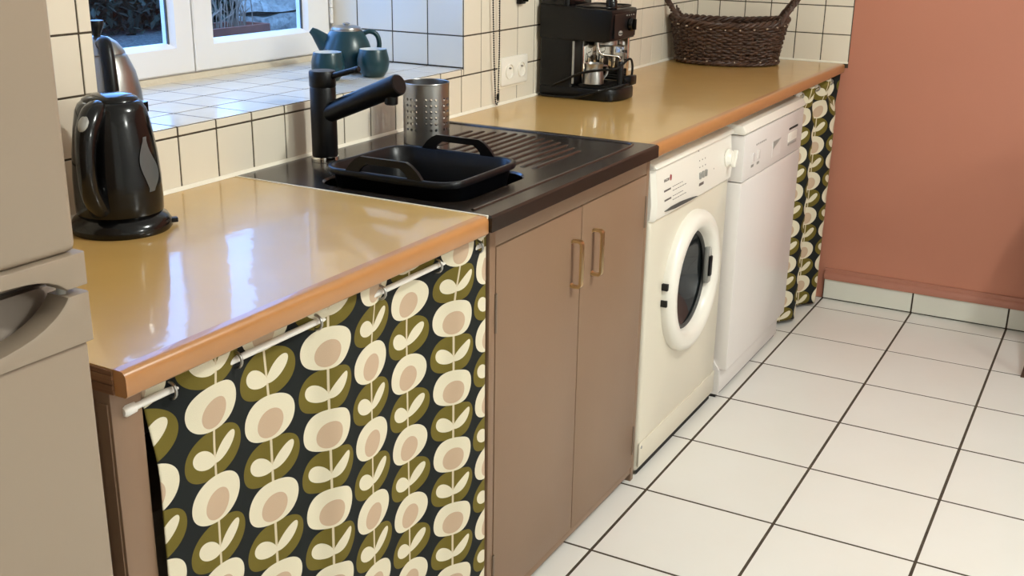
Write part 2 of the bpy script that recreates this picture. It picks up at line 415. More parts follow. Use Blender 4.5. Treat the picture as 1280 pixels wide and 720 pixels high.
# ------------------------------------------------------------------ window
WY = 1.030
b = bmesh.new()
bx(b, WX0, WX0+0.115, WY+0.012, WY+0.05, 1.0405, WZ1, 0.003); bx(b, WX1-0.012, WX1+0.005, WY+0.012, WY+0.05, 1.0405, WZ1, 0.003)
bx(b, WX0+0.1, WX1, WY+0.012, WY+0.05, 1.0405, 1.066, 0.003); bx(b, WX0+0.1, WX1, WY+0.012, WY+0.05, WZ1-0.04, WZ1, 0.003)
win = struct('window_1', b, 'frame_white', 'white casement window over the tiled sill')
obj('mortar_bead', prismd([(WY-0.004, 1.0405), (WY+0.013, 1.0405), (WY+0.013, 1.053), (WY+0.004, 1.0535)], 'x', WX0+0.1, WX1-0.002), 'sill_mortar', win)
def sash(x0, x1, rl, rr):
    z0, z1 = 1.057, 2.045; rb = 0.062
    ox0, ox1, oz0, oz1 = x0+rl, x1-rr, z0+rb, z1-0.062
    b = bmesh.new()
    def fr(a0, a1, c0, c1): return [(a0, c0), (a1, c0), (a1, c1), (a0, c1)]
    O = fr(x0, x1, z0, z1); I = fr(ox0, ox1, oz0, oz1); I2 = fr(ox0+0.007, ox1-0.007, oz0+0.008, oz1-0.008)
    def l3(q, y): return [(p[0], y, p[1]) for p in q]
    loops(b, [l3(O, WY+0.034), l3(O, WY+0.003), l3(fr(x0+.003, x1-.003, z0+.003, z1-.003), WY), l3(fr(ox0-.002, ox1+.002, oz0-.002, oz1+.002), WY), l3(I, WY+0.003), l3(I2, WY+0.016), l3(I2, WY+0.034)], closed_stack=True)
    s = obj('sash', b, 'frame_white', win, smooth=25)
    b = bmesh.new(); q = [l3(fr(ox0+0.006, ox1-0.006, oz0+0.004, oz1-0.004), WY+0.019), l3(fr(ox0+0.006, ox1-0.006, oz0+0.004, oz1-0.004), WY+0.023)]
    loops(b, q, True, True); obj('pane', b, 'glass', s, smooth=0)
    b = bmesh.new()
    for (a0, a1, c0, c1) in ((ox0+.005, ox0+.010, oz0+.006, oz1-.006), (ox1-.010, ox1-.005, oz0+.006, oz1-.006)): bx(b, a0, a1, WY+0.014, WY+0.019, c0, c1)
    obj('glazing_strip', b, 'rubber', s, smooth=0)
    return s
sash(WX0+0.11, -0.126, 0.06, 0.058); s2 = sash(-0.122, 0.393, 0.064, 0.092)
obj('meeting_strip', box(-0.1275, -0.1205, WY+0.006, WY+0.034, 1.06, 2.04), 'grey_plastic', win, smooth=0)
for z in (1.155, 1.88):
    b = bmesh.new(); lathe(b, [(0.0055, z-0.02), (0.0055, z+0.02)], (0.398, WY-0.003, 0), 12); lathe(b, [(0.0055, z+0.022), (0.0055, z+0.06)], (0.398, WY-0.003, 0), 12)
    obj('hinge', b, 'frame_white', win)

# ------------------------------------------------------------------ outside the window
struct('ground', box(-3, 7, 1.14, 9, 0.80, 0.93), 'gravel', 'gravel yard outside the window')
b = bmesh.new()
for k in range(700):
    x, y = random.uniform(0.1, 0.80), random.uniform(1.5, 2.70); r = random.uniform(0.006, 0.017)
    t = bmesh.new(); bmesh.ops.create_icosphere(t, subdivisions=1, radius=r)
    merge(b, t, Matrix.Translation((x, y, 0.93+r*0.3)) @ Matrix.Rotation(random.random()*6, 4, 'Z') @ Matrix.Diagonal((1.3, 0.9, 0.6, 1)))
o = obj('pebbles', b, 'pebble', kind='stuff'); tag(o, 'pale loose pebbles on the ground outside the window', 'gravel')
def leafmesh(n, x0, x1, y0, y1, z0, z1, sz):
    b = bmesh.new()
    for k in range(n):
        c = Vector((random.uniform(x0, x1), random.uniform(y0, y1), z0+(z1-z0)*random.random()))
        R = Matrix.Rotation(random.random()*6.3, 3, 'Z') @ Matrix.Rotation(random.uniform(-1.2, 1.2), 3, 'X')
        s = sz*random.uniform(0.6, 1.4)
        vs = [b.verts.new(c + R @ Vector(p)*s) for p in ((0, -0.5, 0), (0.28, 0, 0.06), (0, 0.55, 0), (-0.28, 0, 0.06))]
        b.faces.new(vs)
    return b
hd = thing('hedge', 'dark evergreen hedge outside behind the left window pane', 'hedge', (1.6, 3.1, 0.93))
b = leafmesh(12000, -1.2, 2.9, 2.72, 3.2, 0.93, 1.42, 0.05); obj('foliage', b, 'leaf', hd, smooth=0, kind='stuff')
b = bmesh.new()
for k in range(16):
    x = -1.1+k*0.25; tube(b, spline([(x, 3.0, 0.92), (x+random.uniform(-.05, .05), 3.0, 1.3), (x+random.uniform(-.1, .1), 2.98, 1.42)], 3), 0.010, 5)
obj('stems', b, 'darkwood', hd)
obj('inner_branches', box(-1.2, 2.9, 3.02, 3.12, 0.93, 1.3), 'leaf', hd)
# stone pillar
sp = thing('stone_pillar', 'rough pale stone pillar outside the right window pane', 'stone wall', (1.6, 2.15, 0.93))
obj('mortar_core', box(1.225, 2.6, 2.03, 2.13, 0.9, 2.0), 'mortar', sp, smooth=0)
z = 0.93
while z < 2.0:
    h = random.uniform(0.10, 0.18); x = 1.20
    while x < 2.6:
        w = random.uniform(0.20, 0.36); t = bmesh.new(); bmesh.ops.create_cube(t, size=1)
        bmesh.ops.subdivide_edges(t, edges=t.edges[:], cuts=2, use_grid_fill=True)
        bmesh.ops.scale(t, vec=(w-0.012, 0.13, h-0.012), verts=t.verts)
        for v in t.verts: v.co += Vector((random.uniform(-1, 1)*0.010, random.uniform(-1, 1)*0.022, random.uniform(-1, 1)*0.008))
        bmesh.ops.translate(t, vec=(x+w/2, 2.055, z+h/2), verts=t.verts)
        obj('stone', t, 'stone', sp, smooth=60); x += w
    z += h
# planter with dry stems
pl = thing('planter', 'terracotta trough with dry stems outside the window', 'planter', (1.03, 2.0, 0.93))
b = bmesh.new()
def rr3(x0, x1, y0, y1, r, z): return [(p[0], p[1], z) for p in rrect(x0, x1, y0, y1, r, 3)]
loops(b, [rr3(.85, 1.17, 1.95, 2.09, .01, .93), rr3(.84, 1.18, 1.94, 2.10, .012, 1.0), rr3(.83, 1.19, 1.93, 2.11, .012, 1.0), rr3(.83, 1.19, 1.93, 2.11, .012, 1.028), rr3(.845, 1.175, 1.945, 2.095, .01, 1.028), rr3(.85, 1.17, 1.95, 2.09, .01, .99)], True, True)
obj('trough', b, 'terracotta', pl); obj('soil', box(.848, 1.172, 1.948, 2.092, .98, 1.006), 'soil', pl, smooth=0)
b = bmesh.new()
for k in range(60):
    x, y = random.uniform(.87, 1.15), random.uniform(1.97, 2.07); h = random.uniform(.06, .2)
    tube(b, spline([(x, y, 1.0), (x+random.uniform(-.02, .02), y, 1.0+h*.6), (x+random.uniform(-.05, .05), y+random.uniform(-.03, .03), 1.0+h)], 3), 0.0022, 4)
obj('dry_stems', b, 'twig', pl, kind='stuff')

# ------------------------------------------------------------------ worktops
ZW = 0.9205
def worktop(name, label, x0, x1, left_end=False, y1=0.601):
    t = thing(name, label, 'worktop', ((x0+x1)/2, 0.3, ZW-0.032))
    r = 0.010; y0 = 0.010
    prof = [(y1, ZW-0.032), (y0+0.02, ZW-0.032), (y0+0.02, ZW), (y1, ZW)]
    obj('slab', prismd(prof, 'x', x0, x1), 'worktop', t, smooth=0)
    e = [(y0+0.0203, ZW-0.033), (y0+0.003, ZW-0.033), (y0, ZW-0.030)]
    for i in range(7):
        a = PI - PI/2*i/6; e.append((y0+r+r*math.cos(a), ZW-r+r*math.sin(a)))
    e.append((y0+0.0203, ZW+0.0003))
    obj('edge_band', prismd(e, 'x', x0, x1), 'worktop_edge', t, smooth=50)
    if left_end:
        for k in range(5): obj('end_layer', box(x0-0.0025-(k % 2)*0.001, x0+0.0005, 0.030, 0.60, ZW-0.032+k*0.0062, ZW-0.032+k*0.0062+0.0056), 'ply', t, smooth=0)
    return t
worktop('worktop', 'glossy honey brown worktop under the black kettle, with raw left end', -1.302, -0.479, True)
worktop('worktop', 'honey brown worktop under the coffee machine and wicker basket', 0.302, 2.158)

# ------------------------------------------------------------------ sink
sx0, sx1, sy0, sy1, sz = -0.478, 0.301, 0.004, 0.600, 0.9215
snk = thing('kitchen_sink', 'black inset sink with ribbed drainer between the two worktops', 'sink', (-0.09, 0.3, 0.887))
hx0, hx1, hy0, hy1, hr = -0.445, -0.135, 0.100, 0.435, 0.06
HN = 6
hole = rrect(hx0, hx1, hy0, hy1, hr, HN)
outer = [ ]
def ray_rect(px, py):      # push a hole point outwards to the deck outline, keeping the order
    cx, cy = (hx0+hx1)/2, (hy0+hy1)/2
    dx, dy = px-cx, py-cy
    k = 1e9
    if dx > 1e-9: k = min(k, (sx1-cx)/dx)
    if dx < -1e-9: k = min(k, (sx0-cx)/dx)
    if dy > 1e-9: k = min(k, (sy1-cy)/dy)
    if dy < -1e-9: k = min(k, (sy0-cy)/dy)
    return cx+dx*k, cy+dy*k
outl = [ray_rect(*p) for p in hole]
for cxy in ((sx1, sy1), (sx0, sy1), (sx0, sy0), (sx1, sy0)):
    i = min(range(len(outl)), key=lambda q: (outl[q][0]-cxy[0])**2+(outl[q][1]-cxy[1])**2); outl[i] = cxy
def grow(q, d): return [(max(sx0, min(sx1, x+(d if x <= sx0+1e-6 else -d if x >= sx1-1e-6 else 0))), max(sy0, min(sy1, y+(d if y <= sy0+1e-6 else -d if y >= sy1-1e-6 else 0)))) for x, y in q]
def z3(q, z): return [(p[0], p[1], z) for p in q]
b = bmesh.new()
hb = rrect(hx0+0.004, hx1-0.004, hy0+0.004, hy1-0.004, hr-0.004, HN)
loops(b, [z3(outl, sz-0.030), z3(outl, sz-0.004), z3(grow(outl, 0.004), sz), z3(hole, sz), z3(hb, sz-0.004), z3(hb, sz-0.02)])
obj('deck', b, 'sink', snk, smooth=35)
b = bmesh.new()
bw = [hb]
loops(b, [z3(hb, sz-0.018), z3(rrect(hx0+.012, hx1-.012, hy0+.012, hy1-.012, .055, HN), sz-0.15), z3(rrect(hx0+.03, hx1-.03, hy0+.03, hy1-.03, .05, HN), sz-0.175)], False, True)
obj('bowl', b, 'sink_bowl', snk, smooth=60)
obj('drain', lathed([(0.0, .749), (.04, .749), (.042, .7475), (.03, .747)], c=(-.29, .27, 0), cap0=False, cap1=False), 'chrome', snk)
def rib(x0, x1, y, w=0.013, h=0.0045):
    b = bmesh.new(); ls = []
    for x, s in ((x0, 0.02), (x0+0.006, 0.7), (x0+0.014, 1), (x1-0.014, 1), (x1-0.006, 0.7), (x1, 0.02)):
        ls.append([(x, y+w/2*c, sz-0.0008+h*s*sn) for c, sn in ((-1, 0), (-.7, .7), (0, 1), (.7, .7), (1, 0))])
    t = bmesh.new(); R = [[t.verts.new(p) for p in l] for l in ls]
    for A, B in zip(R, R[1:]):
        for i in range(4): t.faces.new((A[i], A[i+1], B[i+1], B[i]))
    bmesh.ops.recalc_face_normals(t, faces=t.faces); merge(b, t); return b
for k in range(13):
    y = 0.128+k*0.0275
    xa = -0.095 if y < 0.40 else 0.095
    xb = 0.235-0.10*abs((k-8)/8)**2
    obj('drainer_rib', rib(xa, xb, y), 'sink', snk, smooth=60)
b = bmesh.new()                                         # raised rims along the deck
tube(b, spline([(sx0+0.02, 0.055, sz), (-0.1, 0.052, sz), (0.18, 0.050, sz), (0.255, 0.055, sz), (0.272, 0.075, sz), (0.272, 0.2, sz), (0.272, 0.40, sz), (0.272, 0.57, sz)], 6), 0.004, 8, flat=0.8)
obj('raised_rim', b, 'sink', snk)

obj('sealant', box(sx0-.0022, sx0+.0015, .012, .598, sz-.006, sz+.0006), 'caulk', snk, smooth=0)
# ------------------------------------------------------------------ tap
tp = thing('kitchen_tap', 'matt black single-lever tap behind the sink bowl', 'tap', (-0.268, 0.535, sz))
ax = Vector((-0.268, 0.535, 0))
obj('base_ring', lathed([(.029, sz-.001), (.0295, sz+.003), (.0285, sz+.012), (.026, sz+.013)], c=ax, n=32), 'chrome', tp)
obj('body', lathed([(.0265, sz+.012), (.0272, sz+.016), (.0272, 1.077), (.0262, 1.079)], c=ax, n=36), 'black_matt', tp)
obj('cap', lathed([(.0262, 1.079), (.0278, 1.081), (.0278, 1.110), (.026, 1.1125), (.0, 1.1135)], c=ax, n=36, cap1=False), 'black_matt', tp)
lv = obj('lever', tubed(spline([(-.268, .525, 1.097), (-.266, .495, 1.107), (-.263, .448, 1.121)], 4), [.0065]*4+[.006]*4+[.006], 12), 'black_matt', tp)
obj('lever_tip', lathed([(.0, -.002), (.0055, -.001), (.0067, .003), (.0067, .009), (.006, .010)], c=(-.263, .445, 1.1215), mtx=Vector((.005, .075, -.022)).to_track_quat('Z', 'Y').to_matrix().to_4x4(), n=14, cap0=False), 'black_matt', lv)
s0, s1 = Vector((-.268, .535, 1.020)), Vector((-.283, .332, 1.102))
sd = (s1-s0).normalized()
obj('spout', tubed([s0, s0+sd*.1, s1-sd*.003, s1], [.0205, .0212, .0218, .0205], 28), 'black_matt', tp)
obj('spout_end', lathed([(.0195, 0), (.0185, .0012), (.0, .0012)], c=s1, mtx=sd.to_track_quat('Z', 'Y').to_matrix().to_4x4(), n=28, cap1=False), M['grey_plastic'] if False else 'black_plastic', tp)
obj('aerator', lathed([(.011, -.026), (.0135, -.024), (.0135, 0)], c=s1-sd*.022+Vector((0, 0, -.008)), n=20), 'black_matt', tp)

# ------------------------------------------------------------------ black tub in the sink
tb = thing('dish_tub', 'black plastic dish tub with two loop handles standing in the sink', 'tub', (-.30, .265, .80))
ox0, ox1, oy0, oy1 = -.436, -.160, .112, .422
def R3(i, z, r=.05): return z3(rrect(ox0+i, ox1-i, oy0+i, oy1-i, max(r-i*.5, .012), 7), z)
b = bmesh.new()
zt = .955
loops(b, [R3(.034, .80, .045), R3(.030, .803), R3(.010, zt-.016), R3(.008, zt-.014), R3(.001, zt-.012), R3(0, zt-.008), R3(0, zt-.002), R3(.002, zt), R3(.007, zt), R3(.010, zt-.003), R3(.018, zt-.03), R3(.034, .808), R3(.04, .806)], True, True)
obj('basin', b, 'tub', tb, smooth=50)
def tub_handle(x, sgn):
    b = bmesh.new(); yc = (oy0+oy1)/2; w, h = .066, .030
    o = [(yc-w-.032, zt-.012), (yc-w-.022, zt-.001), (yc-w-.010, zt+.014), (yc-w+.002, zt+h-.006), (yc-w+.014, zt+h), (yc+w-.014, zt+h), (yc+w-.002, zt+h-.006), (yc+w+.010, zt+.014), (yc+w+.022, zt-.001), (yc+w+.032, zt-.012)]
    iy = w-.014
    i_ = [(yc-iy-.004, zt-.012), (yc-iy-.004, zt-.004), (yc-iy-.002, zt+.004), (yc-iy+.004, zt+h-.020), (yc-iy+.014, zt+h-.013), (yc+iy-.014, zt+h-.013), (yc+iy-.004, zt+h-.020), (yc+iy+.002, zt+.004), (yc+iy+.004, zt-.004), (yc+iy+.004, zt-.012)]
    a, c = x-.004, x+.004
    ls = []
    for k in range(len(o)): ls.append([(a, *o[k]), (c, *o[k]), (c, *i_[k]), (a, *i_[k])])
    loops(b, ls, True, True)
    bx(b, x-.0035, x+.0035, yc-iy-.004, yc+iy+.004, zt-.013, zt-.002)
    obj('handle', b, 'tub', tb, smooth=35)
tub_handle(ox0+.005, -1); tub_handle(ox1-.005, 1)

# ------------------------------------------------------------------ perforated steel utensil holder
cu = thing('utensil_holder', 'perforated stainless steel utensil pot standing behind the tub', 'utensil pot', (.030, .474, sz))
def perforated(R, z0, z1, c):
    b = bmesh.new(); nth = 28; dz = .0137; zh0 = z0+.034; rows = 6; hr = .0034
    zs = [z0+.001, z0+.004, zh0-dz/2]
    cols_with = [k for k in range(nth) if k % 4 in (0, 1, 2)]
    P = lambda th, z: (c[0]+R*math.cos(th), c[1]+R*math.sin(th), z)
    dth = 2*PI/nth
    for k in range(nth):
        t0, t1 = k*dth, (k+1)*dth
        def quad(za, zb):
            h = (t0+t1)/2
            for a_, c_ in ((t0, h), (h, t1)): b.faces.new([b.verts.new(P(a_, za)), b.verts.new(P(c_, za)), b.verts.new(P(c_, zb)), b.verts.new(P(a_, zb))])
        quad(z0, zh0-dz/2)
        zz = zh0-dz/2
        for r in range(rows):
            if k in cols_with:
                tm, zm = (t0+t1)/2, zz+dz/2
                ov = [(t0, zz), (tm, zz), (t1, zz), (t1, zm), (t1, zz+dz), (tm, zz+dz), (t0, zz+dz), (t0, zm)]
                an = [225, 270, 315, 0, 45, 90, 135, 180]
                O = [b.verts.new(P(*q)) for q in ov]; I = [b.verts.new(P(tm+hr/R*math.cos(math.radians(a)), zm+hr*math.sin(math.radians(a)))) for a in an]
                for i in range(8): b.faces.new((O[i], O[(i+1) % 8], I[(i+1) % 8], I[i]))
            else: quad(zz, zz+dz)
            zz += dz
        quad(zz, z1)
    bmesh.ops.remove_doubles(b, verts=b.verts, dist=1e-5); bmesh.ops.recalc_face_normals(b, faces=b.faces)
    return b
o = obj('perforated_wall', perforated(.053, sz+.001, 1.059, (.030, .474)), 'steel', cu, smooth=60)
md = o.modifiers.new('t', 'SOLIDIFY'); md.thickness = .0009; md.offset = -1
es = o.modifiers.new('e', 'EDGE_SPLIT'); es.split_angle = math.radians(35)
obj('rolled_rim', tubed([(.030+.0530*math.cos(2*PI*k/48), .474+.0530*math.sin(2*PI*k/48), 1.0595) for k in range(48)], .0014, 8, closed=True), 'steel', cu)
obj('bottom', lathed([(.0525, sz+.0005), (.0525, sz+.002)], c=(.030, .474, 0), n=48), 'steel', cu)

# ------------------------------------------------------------------ black electric kettle
kc = Vector((-.868, .487, ZW))
kt = thing('electric_kettle', 'glossy black cordless kettle on its base beside the fridge', 'kettle', kc)
obj('power_base', lathed([(.078, 0), (.081, .004), (.081, .012), (.075, .022), (.068, .026), (.066, .028)], c=kc, n=48), 'black_gloss', kt)
obj('body', lathed([(.067, .029), (.069, .033), (.0695, .05), (.069, .09), (.066, .13), (.0605, .17), (.055, .198), (.050, .208), (.044, .213)], c=kc, n=56), 'black_gloss', kt, smooth=70)
obj('lid', lathed([(.044, .212), (.043, .216), (.034, .221), (.018, .2235), (.0, .224)], c=kc, n=48, cap1=False), 'black_gloss', kt, smooth=70)
kv = Vector((-.92, -.36, 0)).normalized(); kn = Vector((-kv.y, kv.x, 0))
hp = spline([kc+kv*.040+Vector((0, 0, .203)), kc+kv*.062+Vector((0, 0, .196)), kc+kv*.085+Vector((0, 0, .168)), kc+kv*.095+Vector((0, 0, .125)), kc+kv*.090+Vector((0, 0, .080)), kc+kv*.064+Vector((0, 0, .048))], 7)
hn = obj('handle', tubed(hp, [.0165+.002*math.sin(i/5) for i in range(len(hp))], 16), 'black_gloss', kt)
sw = kc+kv*.088+Vector((0, 0, .190)); t = bmesh.new(); bmesh.ops.create_uvsphere(t, u_segments=14, v_segments=8, radius=1)
bb = bmesh.new(); merge(bb, t, Matrix.Translation(sw) @ Matrix.Rotation(math.atan2(kv.y, kv.x), 4, 'Z') @ Matrix.Rotation(.75, 4, 'Y') @ Matrix.Diagonal((.017, .009, .006, 1)))
obj('switch', bb, 'grey_plastic', hn, label='grey rocker switch')
spv = Vector((.62, -.30, 0)).normalized()
def on_body(th, z, extra=0.0006):
    prof = [(.0695, .05), (.069, .09), (.066, .13), (.0605, .17), (.055, .198)]
    r = prof[0][0]
    for (r0, z0), (r1, z1) in zip(prof, prof[1:]):
        if z0 <= z <= z1: r = r0+(r1-r0)*(z-z0)/(z1-z0)
    return kc+Vector(((r+extra)*math.cos(th), (r+extra)*math.sin(th), z))
b = bmesh.new(); th0 = math.radians(-84); gr_ = []
for i in range(17):
    z = .070+.088*i/16; wv = .22+.07*math.sin(i/16*5.0); off = .07*math.sin(i/16*6.5)
    e = .0006+.0012*math.sin(PI*i/16)
    gr_.append([b.verts.new(on_body(th0+off+wv*(q/4-.5)*2*math.sin(PI*min(max(i/16, .06), .94))**.5, z, e)) for q in range(5)])
for A, B in zip(gr_, gr_[1:]):
    for q in range(4): b.faces.new((A[q], A[q+1], B[q+1], B[q]))
bmesh.ops.recalc_face_normals(b, faces=b.faces)
obj('water_gauge', b, 'gauge', kt, label='grey water level window')
b = bmesh.new(); prism(b, [(-.016, 0), (.016, 0), (.005, .015), (-.005, .015)], 'z', -.006, .010)
me = Matrix.Translation(kc+spv*.044+Vector((0, 0, .196))) @ Matrix.Rotation(math.atan2(spv.y, spv.x)-PI/2, 4, 'Z')
bmesh.ops.transform(b, matrix=me, verts=b.verts); obj('spout', b, 'black_gloss', kt, smooth=30)
b = box(.0, .014, -.006, .006, .004, .012, bev=.001); bmesh.ops.transform(b, matrix=Matrix.Translation(kc+Vector((.058, -.048, 0))) @ Matrix.Rotation(-.6, 4, 'Z'), verts=b.verts)
obj('cord_outlet', b, 'black_plastic', kt)

# ------------------------------------------------------------------ steel kettle on the sill
sc = Vector((-.660, .742, 1.0410))
sk_ = thing('steel_kettle', 'brushed steel conical kettle with black knob on the window sill', 'kettle', sc)
obj('body', lathed([(.070, 0), (.074, .004), (.0735, .02), (.070, .06), (.0625, .095), (.051, .122), (.046, .130)], c=sc, n=56), 'steel', sk_, smooth=60)
obj('lid', lathed([(.0470, .1295), (.0455, .134), (.034, .149), (.020, .158), (.010, .160)], c=sc, n=48), 'steel', sk_, smooth=60)
obj('knob', lathed([(.006, .159), (.007, .163), (.012, .174), (.0145, .185), (.0135, .188)], c=sc, n=24), 'black_plastic', sk_)
cv = Vector((-2.11+.684, -.94-.745, 0)).normalized(); cv = (Matrix.Rotation(.17, 3, 'Z') @ cv)
obj('handle', tubed(spline([sc+cv*.044+Vector((0, 0, .150)), sc+cv*.064+Vector((0, 0, .152)), sc+cv*.080+Vector((0, 0, .130)), sc+cv*.090+Vector((0, 0, .085)), sc+cv*.090+Vector((0, 0, .050)), sc+cv*.070+Vector((0, 0, .040))], 6), .0125, 14), 'black_plastic', sk_)
b = bmesh.new(); qv = -cv; tube(b, [sc+qv*.06+Vector((0, 0, .07)), sc+qv*.09+Vector((0, 0, .10)), sc+qv*.105+Vector((0, 0, .118))], [.018, .013, .010], 16)
obj('spout', b, 'steel', sk_)

# ------------------------------------------------------------------ teapot and cups on the sill
SZ = 1.0408
tc = Vector((.187, .816, SZ))
te = thing('teapot', 'dark teal stoneware teapot with steel lid on the window sill', 'teapot', tc)
obj('body', lathed([(.045, 0), (.050, .003), (.060, .02), (.0635, .038), (.062, .055), (.056, .075), (.047, .093), (.041, .101), (.039, .103)], c=tc, n=56), 'teal', te, smooth=70)
obj('collar', lathed([(.0395, .1025), (.0395, .106), (.036, .107)], c=tc, n=40), 'steel', te)
ld = obj('lid', lathed([(.037, .106), (.036, .110), (.030, .113), (.0, .1145)], c=tc, n=40, cap1=False), 'steel', te)
tv = Vector((-.83, .56, 0)).normalized()              # spout points to the left in the picture
tv = Vector((-.50, .866, 0)); tv = Vector((-.62, .78, 0)).normalized()
obj('lid_knob', lathed([(.005, 0), (.005, .002), (.009, .004), (.0095, .006), (.006, .008)], c=tc+Vector((0, 0, .1135)), n=20), 'steel', ld)
b = bmesh.new(); ls = []
for d, z, w, h in ((.030, .048, .026, .032), (.050, .066, .021, .026), (.066, .083, .015, .018), (.079, .097, .010, .0115), (.088, .1035, .008, .0075)):
    c = tc+tv*d+Vector((0, 0, z)); up = (Vector((0, 0, 1))*.78+(-tv)*.62).normalized(); sd_ = Vector((0, 0, 1)).cross(tv)
    ls.append([c+sd_*w*math.cos(2*PI*k/16)+up*h*math.sin(2*PI*k/16) for k in range(16)])
loops(b, ls, True, True); obj('spout', b, 'teal', te, smooth=70)
hv = -tv
obj('handle', tubed(spline([tc+hv*.038+Vector((0, 0, .092)), tc+hv*.058+Vector((0, 0, .100)), tc+hv*.076+Vector((0, 0, .091)), tc+hv*.082+Vector((0, 0, .068)), tc+hv*.076+Vector((0, 0, .046)), tc+hv*.060+Vector((0, 0, .032))], 6), .0078, 14, flat=.8), 'teal', te)
def cup(c, label):
    u = thing('tea_cup', label, 'cup', c, 'teal cups on the sill')
    obj('outside', lathed([(.024, 0), (.027, .002), (.036, .016), (.0395, .030), (.0390, .045), (.0352, .060), (.0338, .0665), (.0330, .0675)], c=c, n=48, cap1=False), 'teal', u, smooth=70)
    obj('inside', lathed([(.0331, .0674), (.0318, .0672), (.0325, .060), (.036, .045), (.0365, .030), (.032, .012), (.0, .008)], c=c, n=48, cap0=False, cap1=False), 'cup_inner', u, smooth=70, label='white glazed inside')
cup(Vector((.029, .754, SZ)), 'handleless teal cup behind the black tap, left of the other cup')
cup(Vector((.147, .706, SZ)), 'handleless teal cup in front of the teapot handle')

# ------------------------------------------------------------------ coffee machine
cm = thing('coffee_machine', 'black espresso machine on the worktop against the tiled wall', 'coffee machine', (.9, .46, ZW))
cx0, cx1 = .806, .978
obj('base', prismd([(cx0, .585), (cx0, .378), (cx0+.012, .358), (cx0+.04, .345), (.892, .340), (cx1-.04, .345), (cx1-.012, .358), (cx1, .378), (cx1, .585)], 'z', ZW, ZW+.036, bev=.006), 'black_plastic', cm, smooth=40)
obj('drip_tray', prismd(rrect(cx0+.014, cx1-.014, .356, .478, .02, 4), 'z', ZW+.0355, ZW+.041), 'black_matt', cm)
for k in range(7): obj('grate_bar', box(cx0+.022+k*.0195, cx0+.029+k*.0195, .366, .470, ZW+.0412, ZW+.0435), 'black_plastic', cm, smooth=0)
obj('rear_column', prismd(rrect(cx0, cx1, .482, .590, .012, 4), 'z', ZW+.035, ZW+.262), 'black_plastic', cm)
obj('side_rail', box(cx0-.0006, cx0+.004, .4775, .4825, ZW+.045, ZW+.165), 'grey_plastic', cm, smooth=0)
hd_ = [(.588, ZW+.172), (.384, ZW+.166), (.366, ZW+.172), (.360, ZW+.250), (.364, ZW+.256), (.588, ZW+.266)]
b = bmesh.new(); prism(b, hd_, 'x', cx0-.004, cx1+.002, bev=.004); obj('head', b, 'black_plastic', cm, smooth=30)
obj('water_tank', prismd(rrect(cx0+.006, cx1-.006, .50, .594, .014, 4), 'z', ZW+.262, ZW+.305), 'black_gloss', cm)
obj('cup_rail', tubed([(p[0], p[1], ZW+.262) for p in rrect(cx0+.008, cx1-.008, .372, .49, .02, 5)], .003, 8, closed=True), 'black_plastic', cm)
def fy(z): return .354-.006*(z-(ZW+.172))/.09
fp = obj('front_panel', prismd([(cx0+.012, ZW+.178), (cx1-.014, ZW+.178), (cx1-.010, ZW+.244), (cx0+.010, ZW+.244)], 'y', .3582, .3655), 'black_matt', cm)
dl = obj('dial', lathed([(.019, 0), (.0185, .010), (.016, .014), (.0, .014)], c=(.924, .359, ZW+.212), mtx=RX90, n=28, cap1=False), 'black_gloss', cm)
obj('dial_grip', box(.921, .927, .338, .346, ZW+.197, ZW+.227, bev=.001), 'black_plastic', dl)
for k in range(4): obj('indicator', lathed([(.0022, 0), (.0022, .001)], c=(.900+k*.016, .3582, ZW+.238), mtx=RX90, n=10), 'grey_plastic', cm)
bd = obj('badge', prismd([(0.858+.013*math.cos(a*PI/8), ZW+.191+.0075*math.sin(a*PI/8)) for a in range(16)], 'y', .3565, .3582), 'grey_plastic', cm, label='pale oval maker badge')
text("DeLonghi", .0056, 'dark', bd, Matrix.Translation((.8463, .3562, ZW+.189)) @ RX90)
obj('steam_knob', lathed([(.014, 0), (.016, .004), (.016, .03), (.012, .036), (.0, .037)], c=(.850, .385, ZW+.250), n=24, cap1=False), 'black_gloss', cm)
obj('brew_head', lathed([(.030, 0), (.034, .004), (.034, .022)], c=(.910, .425, ZW+.148), n=32), 'steel', cm)
obj('chrome_backplate', box(.862, cx1-.004, .474, .4825, ZW+.044, ZW+.168, bev=.001), 'chrome', cm, label='mirror-polished back plate')
st = spline([(.842, .42, ZW+.168), (.842, .417, ZW+.145), (.846, .408, ZW+.130), (.862, .385, ZW+.126), (.874, .366, ZW+.122), (.880, .362, ZW+.105)], 6)
obj('chrome_side_cheek', box(cx1-.016, cx1-.002, .378, .4825, ZW+.042, ZW+.168, bev=.001), 'chrome', cm, label='mirror-polished side column')
sw_ = obj('steam_wand', tubed(st, .0032, 10), 'chrome', cm)
obj('wand_sleeve', lathed([(.0055, -.068), (.0095, -.066), (.009, -.03), (.0075, -.004), (.005, 0)], c=(.880, .362, ZW+.110), n=16), 'black_plastic', sw_)
cd = spline([(.815, .575, ZW+.02), (.800, .50, ZW+.055), (.802, .45, ZW+.078), (.815, .40, ZW+.088), (.84, .356, ZW+.094), (.885, .338, ZW+.118), (.905, .336, ZW+.098), (.908, .338, ZW+.066)], 7)
pc = obj('power_cord', tubed(cd, .0034, 8), 'black_plastic', cm)
cd2 = spline([(.800, .585, ZW+.006), (.792, .53, ZW+.006), (.790, .46, ZW+.010), (.796, .395, ZW+.030), (.84, .337, ZW+.048), (.87, .334, ZW+.048), (.895, .338, ZW+.052)], 7)
obj('power_cord', tubed(cd2, .0034, 8), 'black_plastic', cm)
pg = obj('plug', box(.878, .922, .326, .352, ZW+.042, ZW+.070, bev=.006), 'black_plastic', cm)
